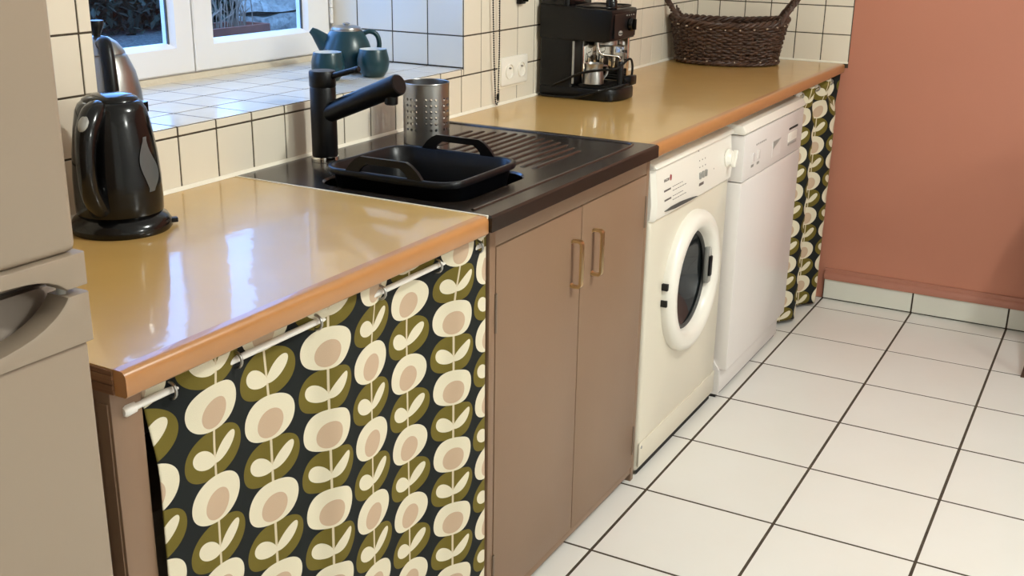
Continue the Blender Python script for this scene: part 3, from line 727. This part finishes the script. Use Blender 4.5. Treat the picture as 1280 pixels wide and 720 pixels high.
for dz in (-.009, .009): obj('pin', tubed([(.920, .339, ZW+.056+dz), (.941, .339, ZW+.056+dz)], .0024, 8), 'steel', pg)
# small steel milk jug on its drip tray
jc = Vector((.838, .428, ZW+.0438))
jg = thing('milk_jug', 'small steel milk jug standing on the coffee machine tray', 'jug', jc)
b = lathed([(.026, 0), (.031, .003), (.0305, .02), (.027, .04), (.0255, .05), (.0285, .06), (.0275, .0602), (.0245, .050), (.026, .04), (.029, .02), (.0, .004)], c=jc, n=36, cap1=False)
obj('body', b, 'steel', jg, smooth=60)
obj('handle', tubed(spline([jc+Vector((.026, -.012, .050)), jc+Vector((.046, -.02, .048)), jc+Vector((.048, -.02, .025)), jc+Vector((.029, -.012, .010))], 5), .0035, 8), 'steel', jg)

# ------------------------------------------------------------------ wicker basket
bc = Vector((1.925, .392, ZW)); ba = math.radians(-72)
bk = thing('wicker_basket', 'dark brown oval wicker basket with two end handles in the corner', 'basket', bc)
ca, sa = math.cos(ba), math.sin(ba)
def BP(th, z, d=0.0):
    f = z/.15; lx = .178+.032*f+d; ly = .125+.028*f+d
    zz = z+.018*f*math.cos(th)**2
    x, y = lx*math.cos(th), ly*math.sin(th)
    return bc+Vector((x*ca-y*sa, x*sa+y*ca, zz+.003))
NST = 34
b = bmesh.new()
for row in range(17):
    z = .0095+row*.0077; n = NST*4
    w1, w2 = random.uniform(0, 6), random.uniform(0, 6)
    tube(b, [BP(2*PI*i/n, z+.0022*math.sin(2*PI*i/n*5+w1)+.0016*math.sin(2*PI*i/n*11+w2)+random.uniform(-.0008, .0008), .0068*math.sin(PI*i/2+(row % 2)*PI+PI/4)+random.uniform(-.001, .001)) for i in range(n)], [random.uniform(.0036, .0054) for i in range(n)], 6, closed=True)
obj('woven_wall', b, 'wicker', bk, smooth=60, kind='stuff')
b = bmesh.new()
for k in range(NST): tube(b, [BP(2*PI*k/NST, z) for z in (.002, .05, .1, .138)], .0036, 6)
obj('stakes', b, 'wicker', bk, kind='stuff')
for s in range(3):
    n = 150
    obj('rim_braid', tubed([BP(2*PI*i/n, .141+.007*math.sin(2*PI*i/n*16+s*2*PI/3), .007*math.cos(2*PI*i/n*16+s*2*PI/3)) for i in range(n)], .0058, 7, closed=True), 'wicker', bk)
for s in range(2):
    n = 150
    obj('foot_braid', tubed([BP(2*PI*i/n, .007+.004*math.sin(2*PI*i/n*20+s*PI), .006+.004*math.cos(2*PI*i/n*20+s*PI)) for i in range(n)], .005, 7, closed=True), 'wicker', bk)
b = bmesh.new()
for k in range(26):
    p = BP(2*PI*(k+.3)/26, .128, .012); q = BP(2*PI*(k+.3)/26, .128, .003); tube(b, [q, p], .0028, 6)
for k in range(12):
    p = BP(2*PI*(k+.3)/12, .014, .013); q = BP(2*PI*(k+.3)/12, .014, .003); tube(b, [q, p], .0028, 6)
obj('cut_ends', b, 'wicker_end', bk, label='pale cut willow ends', kind='stuff')
obj('bottom', lathed([(1, .002), (1, .006)], c=bc, n=48, mtx=Matrix.Rotation(ba, 4, 'Z') @ Matrix.Diagonal((.176, .123, 1, 1))), 'wicker', bk)
for end in (0, PI):
    for s in range(3):
        pts = []
        for i in range(41):
            u = i/40; th = end+(u-.5)*1.15; up = math.sin(PI*u)**.8
            p = BP(th, .135, .004+.03*up); p = p+Vector((0, 0, .088*up))
            tw = 2*PI*(u*9+s/3); rad = (p-bc); rad.z = 0; rad.normalize()
            pts.append(p+rad*.006*math.cos(tw)+Vector((0, 0, .006*math.sin(tw))))
        obj('handle', tubed(pts, .0058, 7), 'wicker', bk)

# ------------------------------------------------------------------ wall sockets, blind chain, small holder
so = thing('wall_socket', 'white double wall socket on the tiles left of the coffee machine', 'socket', (.66, TW, 1.01))
obj('plate', prismd(rrect(.590, .742, .972, 1.050, .006, 4), 'y', .5925, .6015, bev=.002), 'white', so)
obj('backing_box', prismd(rrect(.583, .735, .966, 1.044, .004, 3), 'y', .598, .6018), 'caulk', so)
for x in (.634, .703):
    g = obj('outlet', lathed([(.0215, 0), (.0215, .003), (.0195, .0035), (.0185, -.004), (.0, -.006)], c=(x, .5925, 1.010), mtx=RX90, n=28, cap0=False, cap1=False), 'white', so)
    for dx in (-.0075, .0075): obj('pin_hole', lathed([(.0026, 0), (.0026, .0004)], c=(x+dx, .5988, 1.010), mtx=RX90, n=10), 'dark', g)
    obj('earth_pin', lathed([(.0025, 0), (.0025, .011), (.001, .013)], c=(x, .5985, 1.019), mtx=RX90, n=10), 'steel', g)
ch = thing('blind_chain', 'black beaded blind chain hanging on the tiles beside the window', 'blind chain', (.555, .59, .925))
pa = [(.547, .590, 2.2-.01*k) for k in range(127)]; b = bmesh.new()
path = spline([(.528, .590, 2.2), (.530, .590, 1.4), (.540, .590, 1.1), (.552, .590, .955), (.5565, .590, .930), (.563, .590, .930), (.567, .590, .955), (.571, .590, 1.1), (.566, .590, 1.4), (.562, .590, 2.2)], 20)
obj('cord', tubed(path, .0009, 5), 'black_plastic', ch)
L_ = 0.0; nxt = 0.0
for p, q in zip(path, path[1:]):
    d = (q-p).length
    while nxt < L_+d:
        t = bmesh.new(); bmesh.ops.create_icosphere(t, subdivisions=1, radius=.0026); merge(b, t, Matrix.Translation(p.lerp(q, (nxt-L_)/d))); nxt += .0062
    L_ += d
obj('beads', b, 'black_plastic', ch, kind='stuff')
obj('connector', lathed([(.0032, 0), (.004, .003), (.004, .013), (.003, .016)], c=(.5655, .590, .940), n=12), 'black_plastic', ch)
kh = thing('wall_holder', 'small black plastic holder fixed to the tiles above the socket', 'wall holder', (.70, TW, 1.215))
obj('back', box(.683, .718, .588, .6015, 1.190, 1.30, bev=.003), 'black_plastic', kh); obj('front_clip', box(.686, .715, .578, .589, 1.196, 1.25, bev=.003), 'black_gloss', kh)

# ------------------------------------------------------------------ refrigerator
fr = thing('refrigerator', 'tall grey-white fridge freezer at the left edge', 'fridge', (-1.66, .29, 0))
fx0, fx1 = -1.96, -1.362
obj('cabinet', box(fx0, fx1-.002, .05, .60, .03, 1.80, bev=.006), 'fridge', fr)
ZD1, ZD0 = 1.0835, .985          # edges of the grip bands
fyv = -.010
obj('upper_door', box(fx0, fx1, fyv, .046, ZD1, 1.795, bev=.010, seg=3), 'fridge', fr)
obj('lower_door', box(fx0, fx1, fyv, .046, .10, ZD0, bev=.006, seg=3), 'fridge', fr)
gx0, gx1 = -1.93, -1.386
def band(z0, z1, notch):
    b = bmesh.new(); prism(b, notch, 'y', fyv-.005, fyv+.028, bev=.0022); return b
zs1 = 1.0475
up = [(fx0-.003, ZD1), (fx0-.003, zs1), (gx0, zs1)]
for i in range(33):
    u = .5-.5*math.cos(PI*i/32); x = gx0+(gx1-gx0)*u; up.append((x, zs1+.0005+.0215*(1-abs(2*u-1)**14)*(1-.12*abs(2*u-1))))
up += [(gx1, zs1), (fx1+.003, zs1), (fx1+.003, ZD1)]
ub = obj('grip_band', band(zs1, ZD1, up), 'fridge', fr, smooth=30)
zs0 = 1.040
lo = [(fx0-.003, ZD0), (fx0-.003, zs0), (gx0, zs0)]
for i in range(33):
    u = .5-.5*math.cos(PI*i/32); x = gx0+(gx1-gx0)*u; lo.append((x, zs0-.0005-.041*(1-abs(2*u-1)**6)**.8))
lo += [(gx1, zs0), (fx1+.003, zs0), (fx1+.003, ZD0)]
lb = obj('grip_band', band(ZD0, zs0, lo), 'fridge', fr, smooth=30)
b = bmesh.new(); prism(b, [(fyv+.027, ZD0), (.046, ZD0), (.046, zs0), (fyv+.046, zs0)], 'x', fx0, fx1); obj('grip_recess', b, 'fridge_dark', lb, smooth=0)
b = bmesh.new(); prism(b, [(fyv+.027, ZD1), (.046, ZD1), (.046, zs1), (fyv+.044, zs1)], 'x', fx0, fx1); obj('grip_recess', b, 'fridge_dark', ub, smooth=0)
obj('gasket', box(fx0+.004, fx1-.004, .046, .052, .11, 1.79), 'gasket', fr, smooth=0)
obj('hinge_pin', lathed([(.005, 0), (.005, .008)], c=(fx1-.018, fyv+.012, zs0-.0002), n=12), 'grey_plastic', fr)

# ------------------------------------------------------------------ side panel and things behind the left curtain
sp_ = thing('support_panel', 'taupe painted panel with post carrying the left worktop', 'panel', (-1.277, .3, 0))
obj('board', box(-1.296, -1.276, .066, .598, 0, ZW-.033), 'taupe', sp_, smooth=0)
obj('post', box(-1.299, -1.252, .044, .068, 0, ZW-.034, bev=.0015), 'taupe', sp_)
obj('edge_strip', box(-1.301, -1.2985, .048, .064, 0, ZW-.05), 'taupe', sp_, smooth=0)
bxo = thing('storage_box', 'taupe lidded box half hidden behind the left curtain edge', 'box', (-1.14, .24, .48))
obj('carton', box(-1.235, -1.05, .13, .36, .48, .61, bev=.002), 'card', bxo); obj('lid', box(-1.238, -1.047, .127, .363, .605, .645, bev=.002), 'card', bxo)
sh = thing('under_shelf', 'dark shelf board behind the left curtain', 'shelf', (-.85, .35, .45))
obj('board', box(-1.274, -.41, .12, .59, .455, .478), 'taupe_dark', sh, smooth=0)
for x in (-1.274, -.425): obj('bracket', box(x, x+.015, .14, .58, .425, .455), 'taupe_dark', sh, smooth=0)

# ------------------------------------------------------------------ curtains
def curtain(root, eye, y0, A, ztop, zbot, sgn0, xa, xb, s_off, lean=0.0, jit=0.0, rodz=.855, t0=0.0, nodes=None, kinks=(), anchor=None):
    """eye: x positions where the cloth crosses its rod; the cloth swings in front and behind in turn"""
    def ph(x):
        e = eye
        if x <= e[0]: return (x-e[0])/(e[1]-e[0])*PI
        for i in range(len(e)-1):
            if x <= e[i+1]: return (i+(x-e[i])/(e[i+1]-e[i]))*PI
        return (len(e)-1+(x-e[-1])/(e[-1]-e[-2]))*PI
    NXc, NZc = 260, 46
    b = bmesh.new(); uvl = b.loops.layers.uv.new('UVMap'); V = []; ss = []
    def ny(x):
        n = nodes
        if x <= n[0][0]: return n[0][1]
        for i in range(len(n)-1):
            if x <= n[i+1][0]:
                u = (x-n[i][0])/(n[i+1][0]-n[i][0]); p0, p1, p2, p3 = n[max(i-1, 0)][1], n[i][1], n[i+1][1], n[min(i+2, len(n)-1)][1]
                return 0.5*(2*p1+(p2-p0)*u+(2*p0-5*p1+4*p2-p3)*u*u+(3*p1-p0-3*p2+p3)*u**3)
        return n[-1][1]
    def yy(x, f):
        if nodes is None: return wave(x, f)
        w = min(1.0, f/.16); w = w*w*(3-2*w)
        return (1-w)*wave(x, 0)+w*(ny(x)-sum(a*(x-c)*math.exp(-((x-c)/.04)**2) for c, a in kinks)+.0012*f*math.sin(ph(x)*2.3))
    def wave(x, f): return y0 + sgn0*A*(math.sin(ph(x)) + .12*math.sin(2*ph(x)+1.0)*f)*(1+.25*f) + jit*f*math.sin(ph(x)*.5+2)
    s = 0; px = None
    for i in range(NXc+1):
        x = xa+(xb-xa)*i/NXc; y = yy(x, .5)
        if px is not None: s += math.hypot(x-px[0], y-px[1])
        ss.append(s); px = (x, y)
    if anchor is not None:
        i = round((anchor[0]-xa)/(xb-xa)*NXc); s_off = (anchor[1]+.5)*PF-ss[i]
    for j in range(NZc+1):
        f = j/NZc; z = ztop+(zbot-ztop)*f; row = []
        for i in range(NXc+1):
            x = xa+(xb-xa)*i/NXc
            row.append(b.verts.new((x+lean*f*(1-i/NXc)+.004*math.sin(ph(x)+5*f)*f, yy(x, f), z + (.004*math.sin(ph(x)*1.0+.7) if j == 0 else 0)+ (.006*math.sin(ph(x)) if j == NZc else 0))))
        V.append(row)
    for j in range(NZc):
        for i in range(NXc):
            fc = b.faces.new((V[j][i], V[j+1][i], V[j+1][i+1], V[j][i+1]))
            for lp, (a, c) in zip(fc.loops, ((i, j), (i, j+1), (i+1, j+1), (i+1, j))):
                lp[uvl].uv = (ss[a]+s_off, ztop+(zbot-ztop)*c/NZc+t0)
    o = obj('cloth', b, 'fabric', root, smooth=180)
    m = o.modifiers.new('t', 'SOLIDIFY'); m.thickness = .0012
    for x in eye:
        obj('eyelet', tubed([(x, y0+.0112*math.cos(2*PI*k/20), rodz+.0112*math.sin(2*PI*k/20)) for k in range(20)], .0022, 8, closed=True), 'steel', root)
    return o
EY = [-1.206, -1.088, -.919, -.759, -.594, -.458]
cl = thing('curtain', 'black curtain with cream and olive leaf print under the left worktop', 'curtain', (-.84, .045, .02))
curtain(cl, EY, .045, .015, .8825, .02, -1, -1.242, -.403, .06, lean=-.016, t0=.063, nodes=[(-1.263, .032), (-1.144, .042), (-1.024, .053), (-.902, .045), (-.780, .051), (-.659, .066), (-.536, .048), (-.429, .045), (-.40, .06)], kinks=((-.902, .42), (-.536, .42), (-1.024, .12)), anchor=(-.536, 6))
rdl = thing('curtain_rod', 'thin white curtain rod under the left worktop', 'curtain rod', (-.85, .045, .855))
obj('tube', tubed([(-1.274, .045, .855), (-.445, .045, .855)], .0048, 14), 'rod', rdl)
obj('end_cap', lathed([(.0072, -.010), (.0078, -.002), (.0078, .004), (.0055, .008)], c=(-1.274, .045, .855), mtx=Matrix.Rotation(-PI/2, 4, 'Y'), n=16), 'rod', rdl)
cr = thing('curtain', 'black curtain with cream and olive leaf print beside the salmon wall', 'curtain', (1.9, .05, .01))
EYR = [1.715, 1.82, 1.93, 2.03, 2.12]
curtain(cr, EYR, .050, .034, .880, .012, -1, 1.668, 2.150, .03, t0=.03, nodes=[(1.668, .105), (1.74, .062), (1.80, .024), (1.86, .030), (1.93, .066), (1.99, .036), (2.045, .008), (2.10, .012), (2.15, .030)], anchor=(1.968, 2))
rdr = thing('curtain_rod', 'thin white curtain rod right of the dishwasher', 'curtain rod', (1.9, .045, .862))
obj('tube', tubed([(1.672, .050, .862), (2.158, .050, .862)], .0058, 14), 'rod', rdr)
t = bmesh.new(); bmesh.ops.create_uvsphere(t, u_segments=16, v_segments=10, radius=.011); bmesh.ops.translate(t, vec=(1.668, .050, .862), verts=t.verts)
obj('end_ball', t, 'rod', rdr)

# ------------------------------------------------------------------ sink cabinet
sb = thing('sink_cabinet', 'taupe painted two-door cabinet under the sink', 'cabinet', (-.01, .3, 0))
qx0, qx1, qy = -.398, .377, .054
b = bmesh.new(); bx(b, qx0, qx0+.018, qy+.020, .59, .0, ZW-.034); bx(b, qx1-.018, qx1, qy+.020, .59, 0, ZW-.034); bx(b, qx0, qx1, .575, .59, .05, ZW-.034); bx(b, qx0, qx1, qy+.02, .59, .045, .06)
obj('carcass', b, 'taupe', sb, smooth=0)
obj('stile', box(qx0, qx0+.022, qy, qy+.021, .0, ZW-.032, bev=.001), 'taupe', sb); obj('stile', box(qx1-.018, qx1, qy, qy+.021, .0, ZW-.032, bev=.001), 'taupe', sb)
obj('top_rail', box(qx0+.022, qx1-.018, qy+.0005, qy+.021, .834, ZW-.032, bev=.001), 'taupe', sb)
obj('bottom_rail', box(qx0+.022, qx1-.018, qy+.0015, qy+.021, .022, .040, bev=.001), 'taupe', sb)
obj('toe_board', box(qx0+.02, qx1-.02, qy+.045, qy+.06, 0, .045), 'taupe_dark', sb, smooth=0)
obj('inner_dark', box(qx0+.022, qx1-.018, qy+.0215, qy+.0225, .041, .834), 'dark', sb, smooth=0)  # dark sheet painting the shade in the gaps around the doors
xm = -.0015
dA = obj('door', box(qx0+.0238, xm-.0016, qy-.001, qy+.019, .0425, .8315, bev=.0012), 'taupe', sb)
dB = obj('door', box(xm+.0016, qx1-.0198, qy-.001, qy+.019, .0425, .8315, bev=.0012), 'taupe', sb)
def handle(door, x, z0, z1):
    b = bmesh.new(); y = qy-.001; d = .026
    pts = rrect(y-d, y+.006, z0, z1, .010, 5)
    inn = rrect(y-d+.0055, y+.0005, z0+.0055, z1-.0055, .006, 5)
    loops(b, [[(x-.006, *p) for p in pts], [(x+.006, *p) for p in pts], [(x+.006, *p) for p in inn], [(x-.006, *p) for p in inn]], closed_stack=True)
    obj('handle', b, 'brass', door, smooth=40, label='brushed brass loop handle')
handle(dA, -.046, .660, .768); handle(dB, .058, .660, .768)
for d, x, zs_ in ((dA, qx0+.0225, (.70, .13)), (dB, qx1-.0185, (.74, .12))):
    for z in zs_: obj('hinge', lathed([(.003, z-.04), (.003, z+.04)], c=(x, qy-.001, 0), n=12), 'hinge_steel', d)

# ------------------------------------------------------------------ washing machine
wm = thing('washing_machine', 'white front-loading washing machine between sink cabinet and dishwasher', 'washing machine', (.68, .32, 0))
wx0, wx1, wy = .388, .985, .044
pc_ = (.690, .475); NR = 64
circ = [(pc_[0]+.150*math.cos(2*PI*k/NR), pc_[1]+.150*math.sin(2*PI*k/NR)) for k in range(NR)]
def to_rect(p, x0, x1, z0, z1):
    dx, dz = p[0]-pc_[0], p[1]-pc_[1]; k = 1e9
    if dx > 1e-9: k = min(k, (x1-pc_[0])/dx)
    if dx < -1e-9: k = min(k, (x0-pc_[0])/dx)
    if dz > 1e-9: k = min(k, (z1-pc_[1])/dz)
    if dz < -1e-9: k = min(k, (z0-pc_[1])/dz)
    return (pc_[0]+dx*k, pc_[1]+dz*k)
def rect_loop(i):
    q = [to_rect(p, wx0+i, wx1-i, .018+i, .705-i) for p in circ]
    for c in ((wx0+i, .018+i), (wx1-i, .018+i), (wx1-i, .705-i), (wx0+i, .705-i)):
        k = min(range(NR), key=lambda n: (q[n][0]-c[0])**2+(q[n][1]-c[1])**2); q[k] = c
    return q
b = bmesh.new()
def ly(q, y): return [(p[0], y, p[1]) for p in q]
loops(b, [ly(rect_loop(0), .58), ly(rect_loop(0), wy+.014), ly(rect_loop(.003), wy+.007), ly(rect_loop(.010), wy+.004), ly(circ, wy+.004), ly(circ, wy+.12)], True, False)
obj('casing', b, 'cream_enamel', wm, smooth=50)
obj('drum', lathed([(.149, 0), (.20, -.02), (.20, -.30), (.0, -.30)], c=(.690, wy+.10, .475), mtx=RX90, n=48, cap0=False, cap1=False), 'steel', wm, smooth=50)
obj('lid_top', prismd([(.585, .836), (wy+.004, .836), (wy-.004, .841), (wy+.004, .852), (wy+.022, .857), (.585, .858)], 'x', wx0-.001, wx1+.001, bev=.004), 'white', wm, smooth=40)
fa = bmesh.new(); ls = []
for z, dy in ((.705, .002), (.712, -.004), (.75, -.006), (.82, .001), (.836, .003)):
    ls.append([(wx0+.0005, .3, z), (wx1-.0005, .3, z), (wx1-.0005, wy+dy+.012, z), (wx1-.012, wy+dy, z), (wx0+.012, wy+dy, z), (wx0+.0005, wy+dy+.012, z)])
loops(fa, ls, True, True); fs = obj('control_fascia', fa, 'white', wm, smooth=30)
def fyw(z):
    pr_ = ((.705, .002), (.712, -.004), (.75, -.006), (.82, .001), (.836, .003))
    for (z0, d0), (z1, d1) in zip(pr_, pr_[1:]):
        if z <= z1: return wy+d0+(d1-d0)*(z-z0)/(z1-z0)
    return wy+.003
def mark(x0, x1, z0, z1, m='grey_mark', slope=0.0):
    y = fyw((z0+z1)/2)-.0006; obj('print_mark', box(x0, x1, y, y+.006, z0, z1), m, fs, smooth=0)
text('FAGOR', .011, 'grey_mark', fs, Matrix.Translation((.448, fyw(.80)-.0005, .7965)) @ RX90)
obj('logo_mark', prismd([(.494+.0055*math.cos(a*PI/6), .8015+.008*math.sin(a*PI/6)) for a in range(12)], 'y', fyw(.8)-.001, fyw(.8)+.004), 'red_mark', fs, label='small red logo dot')
for z in (.772, .748):
    mark(.447, .492, z, z+.0045)
    for dz, w in ((.003, .075), (-.007, .10)):
        for k in range(6):
            x = .505+k*w/6; mark(x, x+w/6-.004, z+dz, z+dz+.0014)
for k in range(3):
    for dz in (0, .018): mark(.704+k*.022, .708+k*.022, .787+dz, .790+dz)
    obj('push_button', box(.700+k*.022, .713+k*.022, fyw(.767)-.004, fyw(.767)+.004, .757, .775, bev=.0015), 'grey_plastic', fs)
mark(.700, .735, .738, .746); mark(.70, .704, .832, .835)
mark(.815, .818, .764, .767)
obj('drawer_pull', prismd([(.452, .722), (.50, .7255), (.57, .7245), (.640, .719), (.690, .7135), (.60, .7145), (.52, .7165)], 'y', fyw(.72)-.0045, fyw(.72)+.006), 'rubber', fs, smooth=0, label='dark drawer finger recess')
kb = obj('programme_knob', lathed([(.027, 0), (.027, .005), (.024, .007), (.021, .015), (.019, .017), (.0, .017)], c=(.930, fyw(.776)-.0005, .776), mtx=RX90, n=36, cap1=False), 'white', wm)
b = box(-.0055, .0055, -.030, -.015, -.025, .025, bev=.004, seg=3); bmesh.ops.transform(b, matrix=Matrix.Translation((.930, fyw(.776), .776)) @ Matrix.Rotation(.4, 4, 'Y'), verts=b.verts)
obj('knob_grip', b, 'white', kb)
# door: ring, bowl glass, latch
dc = Vector((.690, wy+.004, .475))
def ring(prof, n=64): return lathed(prof, c=dc, mtx=RX90, n=n, cap0=False, cap1=False)
dr = obj('door_ring', ring([(.198, 0), (.198, .012), (.192, .024), (.176, .031), (.158, .030), (.146, .020), (.139, .004), (.137, -.02)]), 'white', wm, smooth=60)
obj('door_glass', ring([(.139, -.004), (.134, -.012), (.120, -.022), (.095, -.050), (.06, -.062), (.0, -.066)]), 'drum_glass', dr, smooth=60)
obj('glass_trim', ring([(.1405, -.004), (.139, .001), (.131, .0015), (.129, -.004)]), 'rubber', dr, smooth=60)
lt = obj('door_latch', box(.808, .842, wy-.014, wy+.002, .432, .540, bev=.004), 'grey_plastic', dr)
obj('latch_pull', box(.806, .823, wy-.020, wy-.012, .455, .515, bev=.003), 'black_plastic', lt)
for z in (.455, .500): obj('door_hinge', box(.4875, .4985, wy-.013, wy+.004, z, z+.018, bev=.001), 'dark', wm)
# kick strip
kp = obj('kick_strip', box(wx0+.002, wx1-.002, wy+.001, wy+.006, .03, .098, bev=.001), 'cream_enamel', wm)
obj('screw', lathed([(.005, 0), (.004, .002), (.0, .0022)], c=(wx0+.014, wy+.001, .085), mtx=RX90, n=12, cap1=False), 'grey_plastic', kp)
for x in (wx0+.04, wx1-.04):
    for y in (wy+.06, .53): obj('foot', lathed([(.02, 0), (.02, .006), (.008, .008), (.008, .02)], c=(x, y, 0), n=16), 'rubber', wm)
obj('floor_shadow_strip', box(wx0+.01, wx1-.01, wy+.010, wy+.012, .004, .03), 'dark', wm, smooth=0)  # dark strip stands in for the shadow under the washing machine

# ------------------------------------------------------------------ dishwasher
dw = thing('dishwasher', 'white dishwasher next to the patterned curtain', 'dishwasher', (1.31, .3, 0))
vx0, vx1, vy = 1.004, 1.640, .014
obj('casing', box(vx0+.002, vx1-.002, vy+.045, .58, .02, .845, bev=.003), 'dw_white', dw)
obj('lid_top', prismd([(.585, .832), (vy+.002, .832), (vy-.004, .838), (vy+.008, .858), (vy+.03, .862), (.585, .862)], 'x', vx0-.006, vx1+.004, bev=.003), 'white', dw, smooth=40)
fz = obj('control_fascia', box(vx0, vx1, vy, vy+.05, .691, .829, bev=.003), 'dw_white', dw)
dd = obj('door', box(vx0+.001, vx1-.001, vy+.001, vy+.05, .095, .688, bev=.003), 'dw_white', dw)
obj('kick_plate', box(vx0+.004, vx1-.004, vy+.022, vy+.036, .012, .090, bev=.002), 'dw_white', dw)
obj('side_foot_panel', prismd([(vy+.020, .012), (vy+.085, .012), (vy+.085, .255), (vy+.075, .275), (vy+.062, .27), (vy+.055, .14), (vy+.022, .092)], 'x', vx0-.005, vx0+.004), 'dw_white', dw, smooth=20)
obj('floor_shadow_strip', box(vx0, vx1, vy+.03, .57, .0, .014), 'dark', dw, smooth=0)  # dark slab stands in for the shadow below the dishwasher
pk = obj('pull_pocket', prismd([(1.295, .715), (1.385, .715), (1.385, .768), (1.295, .768)], 'y', vy-.0012, vy+.006), 'dw_white', fz)
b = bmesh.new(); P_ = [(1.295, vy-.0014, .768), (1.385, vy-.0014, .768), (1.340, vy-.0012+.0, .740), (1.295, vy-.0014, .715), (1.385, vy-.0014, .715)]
prism(b, [(1.299, .766), (1.381, .766), (1.299, .742)], 'y', vy-.0020, vy-.0006); obj('pocket_shade_face', b, 'grey_plastic', pk, smooth=0)  # flat grey triangle, painted shade of the pull pocket
dpl = obj('display_strip', box(1.475, 1.575, vy-.0012, vy+.003, .775, .782), 'dark', fz, smooth=0)
obj('name_plate', box(1.470, 1.572, vy-.0015, vy+.003, .735, .765, bev=.0012), 'white', fz); obj('name_bar', box(1.474, 1.566, vy-.0018, vy+.003, .724, .730), 'grey_plastic', fz, smooth=0)
for k in range(2): obj('push_button', box(1.085+k*.055, 1.105+k*.055, vy-.003, vy+.003, .738, .765, bev=.0015), 'dw_white', fz); obj('print_mark', box(1.083+k*.055, 1.107+k*.055, vy-.0006, vy+.002, .722, .730), 'grey_plastic', fz, smooth=0)
for k in range(6): obj('print_mark', box(1.12+k*.018, 1.13+k*.018, vy-.0006, vy+.002, .783, .788), 'grey_plastic', fz, smooth=0)

# ------------------------------------------------------------------ table whose foot shows at the right edge
tbl = thing('wooden_table', 'dark wooden table whose foot shows at the right edge', 'table', (1.75, -1.4, 0))
obj('table_top', box(1.42, 2.12, -1.75, -.79, .725, .755, bev=.004), 'darkwood', tbl)
obj('apron', box(1.50, 2.05, -1.68, -.86, .655, .726), 'darkwood', tbl, smooth=0)
for (x, y, dx, dy) in ((1.700, -.790, .08, -.11), (1.52, -1.66, .03, .02), (2.03, -1.66, -.02, .02), (2.05, -.80, -.03, -.11)):
    t = bmesh.new(); ls = []
    for z, r, f in ((0, .015, 0), (.3, .02, .4), (.70, .025, 1)):
        ls.append([(x+dx*f+r*a, y+dy*f+r*c, z) for a, c in ((-1, -1), (1, -1), (1, 1), (-1, 1))])
    loops(t, ls, True, True); obj('leg', t, 'darkwood', tbl, smooth=30)
